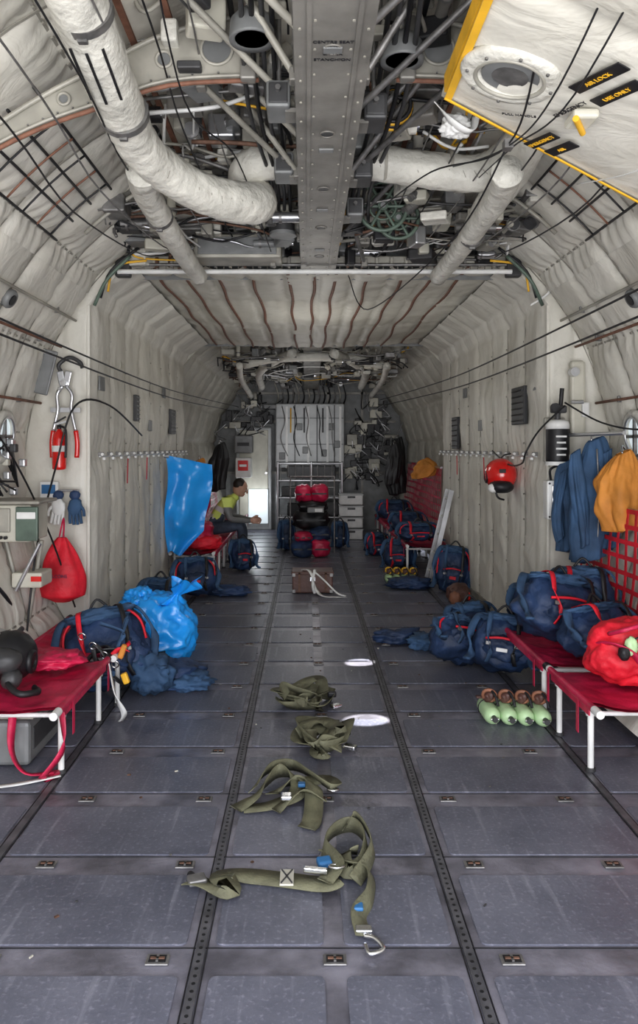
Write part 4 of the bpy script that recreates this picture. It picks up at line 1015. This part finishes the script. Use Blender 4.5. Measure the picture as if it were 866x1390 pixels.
# ------------------------------------------------------------------ seated person
def person():
    P=V((-1.30,9.75,0)); sc_=.92
    def L(f,s,z): return V((P.x+f*sc_,P.y-s*sc_,z*sc_+.01))
    J={}; E=[]
    def j(n,f,s,z,r): J[n]=(L(f,s,z),r*sc_)
    j('pel',0,0,.49,.135); j('sp',.10,0,.62,.13); j('ch',.24,0,.77,.145); j('nb',.34,0,.87,.075); j('nk',.385,0,.92,.055)
    E+= [('pel','sp','v'),('sp','ch','v'),('ch','nb','v'),('nb','nk','s')]
    for s,t in((1,'L'),(-1,'R')):
        j('hip'+t,.06,s*.1,.47,.1); j('kn'+t,.44,s*.15,.50,.068); j('cf'+t,.46,s*.15,.34,.06); j('an'+t,.42,s*.14,.10,.042); j('to'+t,.58,s*.16,.05,.035)
        j('sh'+t,.26,s*.20,.83,.075); j('el'+t,.30,s*.25,.60,.05); j('wr'+t,.54,s*.12,.57,.032); j('pm'+t,.60,s*.1,.57,.03)
        E+=[('pel','hip'+t,'t'),('hip'+t,'kn'+t,'t'),('kn'+t,'cf'+t,'t'),('cf'+t,'an'+t,'t'),('an'+t,'to'+t,'b'),('ch','sh'+t,'v'),('sh'+t,'el'+t,'w'),('el'+t,'wr'+t,'w'),('wr'+t,'pm'+t,'s')]
    names=list(J); me=bpy.data.meshes.new('sk'); me.from_pydata([J[n][0] for n in names],[(names.index(a),names.index(c)) for a,c,_ in E],[])
    o=bpy.data.objects.new('sk',me); COL.objects.link(o)
    md=o.modifiers.new('s','SKIN'); sd=me.skin_vertices[0].data
    for i,n in enumerate(names): sd[i].radius=(J[n][1],J[n][1])
    sd[0].use_root=True
    o.modifiers.new('ss','SUBSURF').levels=2
    dg=bpy.context.evaluated_depsgraph_get(); dg.update(); ev=bpy.data.meshes.new_from_object(o.evaluated_get(dg))
    b=B('seated_man'); mm={'v':'hiviz','s':'skin','t':'jeans','b':'black','w':'grey','r':'white'}
    grp={}
    vs=[v.co.copy() for v in ev.vertices]
    pA,pB=J['pel'][0],J['ch'][0]
    for p in ev.polygons:
        c=p.center; best=None
        for a,d,k in E:
            A=J[a][0];D=J[d][0];t=max(0,min(1,(c-A).dot(D-A)/(D-A).length_squared)); dist=(c-A.lerp(D,t)).length-J[a][1]*.6
            if best is None or dist<best[0]: best=(dist,k)
        k=best[1]
        if k=='v':
            t=(c-pA).dot(pB-pA)/(pB-pA).length_squared
            if .30<t<.46 or .70<t<.84: k='r'
        grp.setdefault(k,[]).append(list(p.vertices))
    for k,f in grp.items():
        used=sorted({i for q in f for i in q}); mp={i:n for n,i in enumerate(used)}
        b.add([vs[i] for i in used],[[mp[i] for i in q] for q in f],mm[k])
    bpy.data.objects.remove(o)
    H=L(.42,0,1.01); b.M=Matrix.Translation(H)@Euler((0,deg(25),0)).to_matrix().to_4x4()@Matrix.Scale(sc_,4)
    b.blob((0,0,0),(.095,.075,.115),'skin',p=2.1,n=.0,sub=3); b.blob((.04,0,-.06),(.055,.05,.05),'skin',p=2.2,n=0,sub=3)
    b.blob((-.03,0,.04),(.085,.081,.086),'hair',p=2.1,n=.05,sub=3)
    b.tube([(.09,0,.02,.01),(.112,0,-.015,.014),(.10,0,-.025,.012)],.012,'skin',8,4)
    b.box((.088,0,-.058),(.02,.045,.008),'redcan',bev=.003)
    for s in(-1,1):
        b.blob((.086,s*.03,.008),(.01,.014,.008),'white',n=0,sub=2); b.blob((.094,s*.03,.008),(.004,.006,.006),'black',n=0,sub=2); b.box((.09,s*.03,.028),(.012,.03,.006),'hair',bev=.002)
        b.blob((0,s*.078,0),(.02,.01,.03),'skin',n=0,sub=2)
    b.M=Matrix.Identity(4)
    for s in(1,-1):
        pm=L(.61,s*.1,.57)
        b.blob(pm,(.04,.014,.036),'skin',n=0,sub=3,rot=(0,10,0))
        for f in range(4):
            l=(.07,.08,.075,.06)[f]; z=pm.z+.025-.017*f
            b.tube([(pm.x+.025,pm.y,z,.009),(pm.x+.025+l*.5,pm.y+s*.01,z-.004,.0085),(pm.x+.025+l*.8,pm.y+s*.03,z-.012,.0075)],.008,'skin',8,4)
        b.tube([(pm.x-.01,pm.y,pm.z+.03,.01),(pm.x+.025,pm.y+s*.02,pm.z+.05,.009),(pm.x+.05,pm.y+s*.03,pm.z+.045,.008)],.009,'skin',8,4)
    b.done()
person()

# ------------------------------------------------------------------ lights
w=bpy.data.worlds.new('sky'); sc.world=w; w.use_nodes=True
nt=w.node_tree; N=nt.nodes; L_=nt.links; bg=N['Background']
tc=N.new('ShaderNodeTexCoord'); sp=N.new('ShaderNodeSeparateXYZ'); L_.new(tc.outputs['Generated'],sp.inputs[0])
rp=N.new('ShaderNodeValToRGB'); rp.color_ramp.elements[0].position=0; rp.color_ramp.elements[0].color=(.86,.82,.76,1)
e=rp.color_ramp.elements.new(.5); e.color=(.83,.84,.87,1); rp.color_ramp.elements[-1].color=(.45,.57,1,1)
mr=N.new('ShaderNodeMapRange'); mr.inputs[1].default_value=-1; mr.inputs[2].default_value=1
L_.new(sp.outputs['Z'],mr.inputs[0]); L_.new(mr.outputs[0],rp.inputs['Fac']); L_.new(rp.outputs['Color'],bg.inputs['Color'])
bg.inputs['Strength'].default_value=2.8
def area(name,loc,rot,sx,sy,p,col):
    l=bpy.data.lights.new(name,'AREA'); l.shape='RECTANGLE'; l.size=sx; l.size_y=sy; l.energy=p; l.color=col
    o=bpy.data.objects.new(name,l); o.location=loc; o.rotation_euler=[deg(a) for a in rot]; COL.objects.link(o)
def point(name,loc,p,col,r=.25):
    l=bpy.data.lights.new(name,'POINT'); l.energy=p; l.color=col; l.shadow_soft_size=r
    o=bpy.data.objects.new(name,l); o.location=loc; COL.objects.link(o)
area('ramp_daylight',(0,-.6,1.0),(100,0,0),3.4,2.0,145,(.98,.98,1.0))
point('hold_fill_light',(0,7.0,1.9),10,(1,.97,.92)); point('hold_fill_light',(0,10.2,1.8),9,(1,.97,.92)); point('hold_fill_light',(-.2,12.2,1.5),9,(.95,.97,1))  # added fill lamps without fixtures, brightening the middle and forward hold
point('cockpit_door_light',(-.9,13.2,.6),6,(.9,.95,1),.05)
def spot(loc,tgt,p,ang):
    l=bpy.data.lights.new('window_sunbeam','SPOT'); l.energy=p; l.spot_size=ang; l.spot_blend=.4; l.shadow_soft_size=.01; l.color=(1,.97,.93)
    o=bpy.data.objects.new('window_sunbeam',l); o.location=loc; d=V(tgt)-V(loc); o.rotation_euler=d.to_track_quat('-Z','Y').to_euler(); COL.objects.link(o)
spot((1.30,4.30,1.35),(.24,4.12,0),1150,deg(7.0)); spot((1.30,5.42,1.35),(.28,5.22,0),1050,deg(5.8))

# ------------------------------------------------------------------ camera
cam=bpy.data.cameras.new('camera'); co=bpy.data.objects.new('camera',cam); COL.objects.link(co)
co.location=(-.08,0,1.45); co.rotation_euler=(deg(90),0,0)
cam.sensor_width=36; cam.lens=1054/1390*36; cam.shift_x=.0122; cam.shift_y=-.0633; cam.clip_start=.02
sc.camera=co
sc.view_settings.view_transform='Standard'; sc.view_settings.look='None'; sc.view_settings.exposure=0; sc.view_settings.gamma=.95
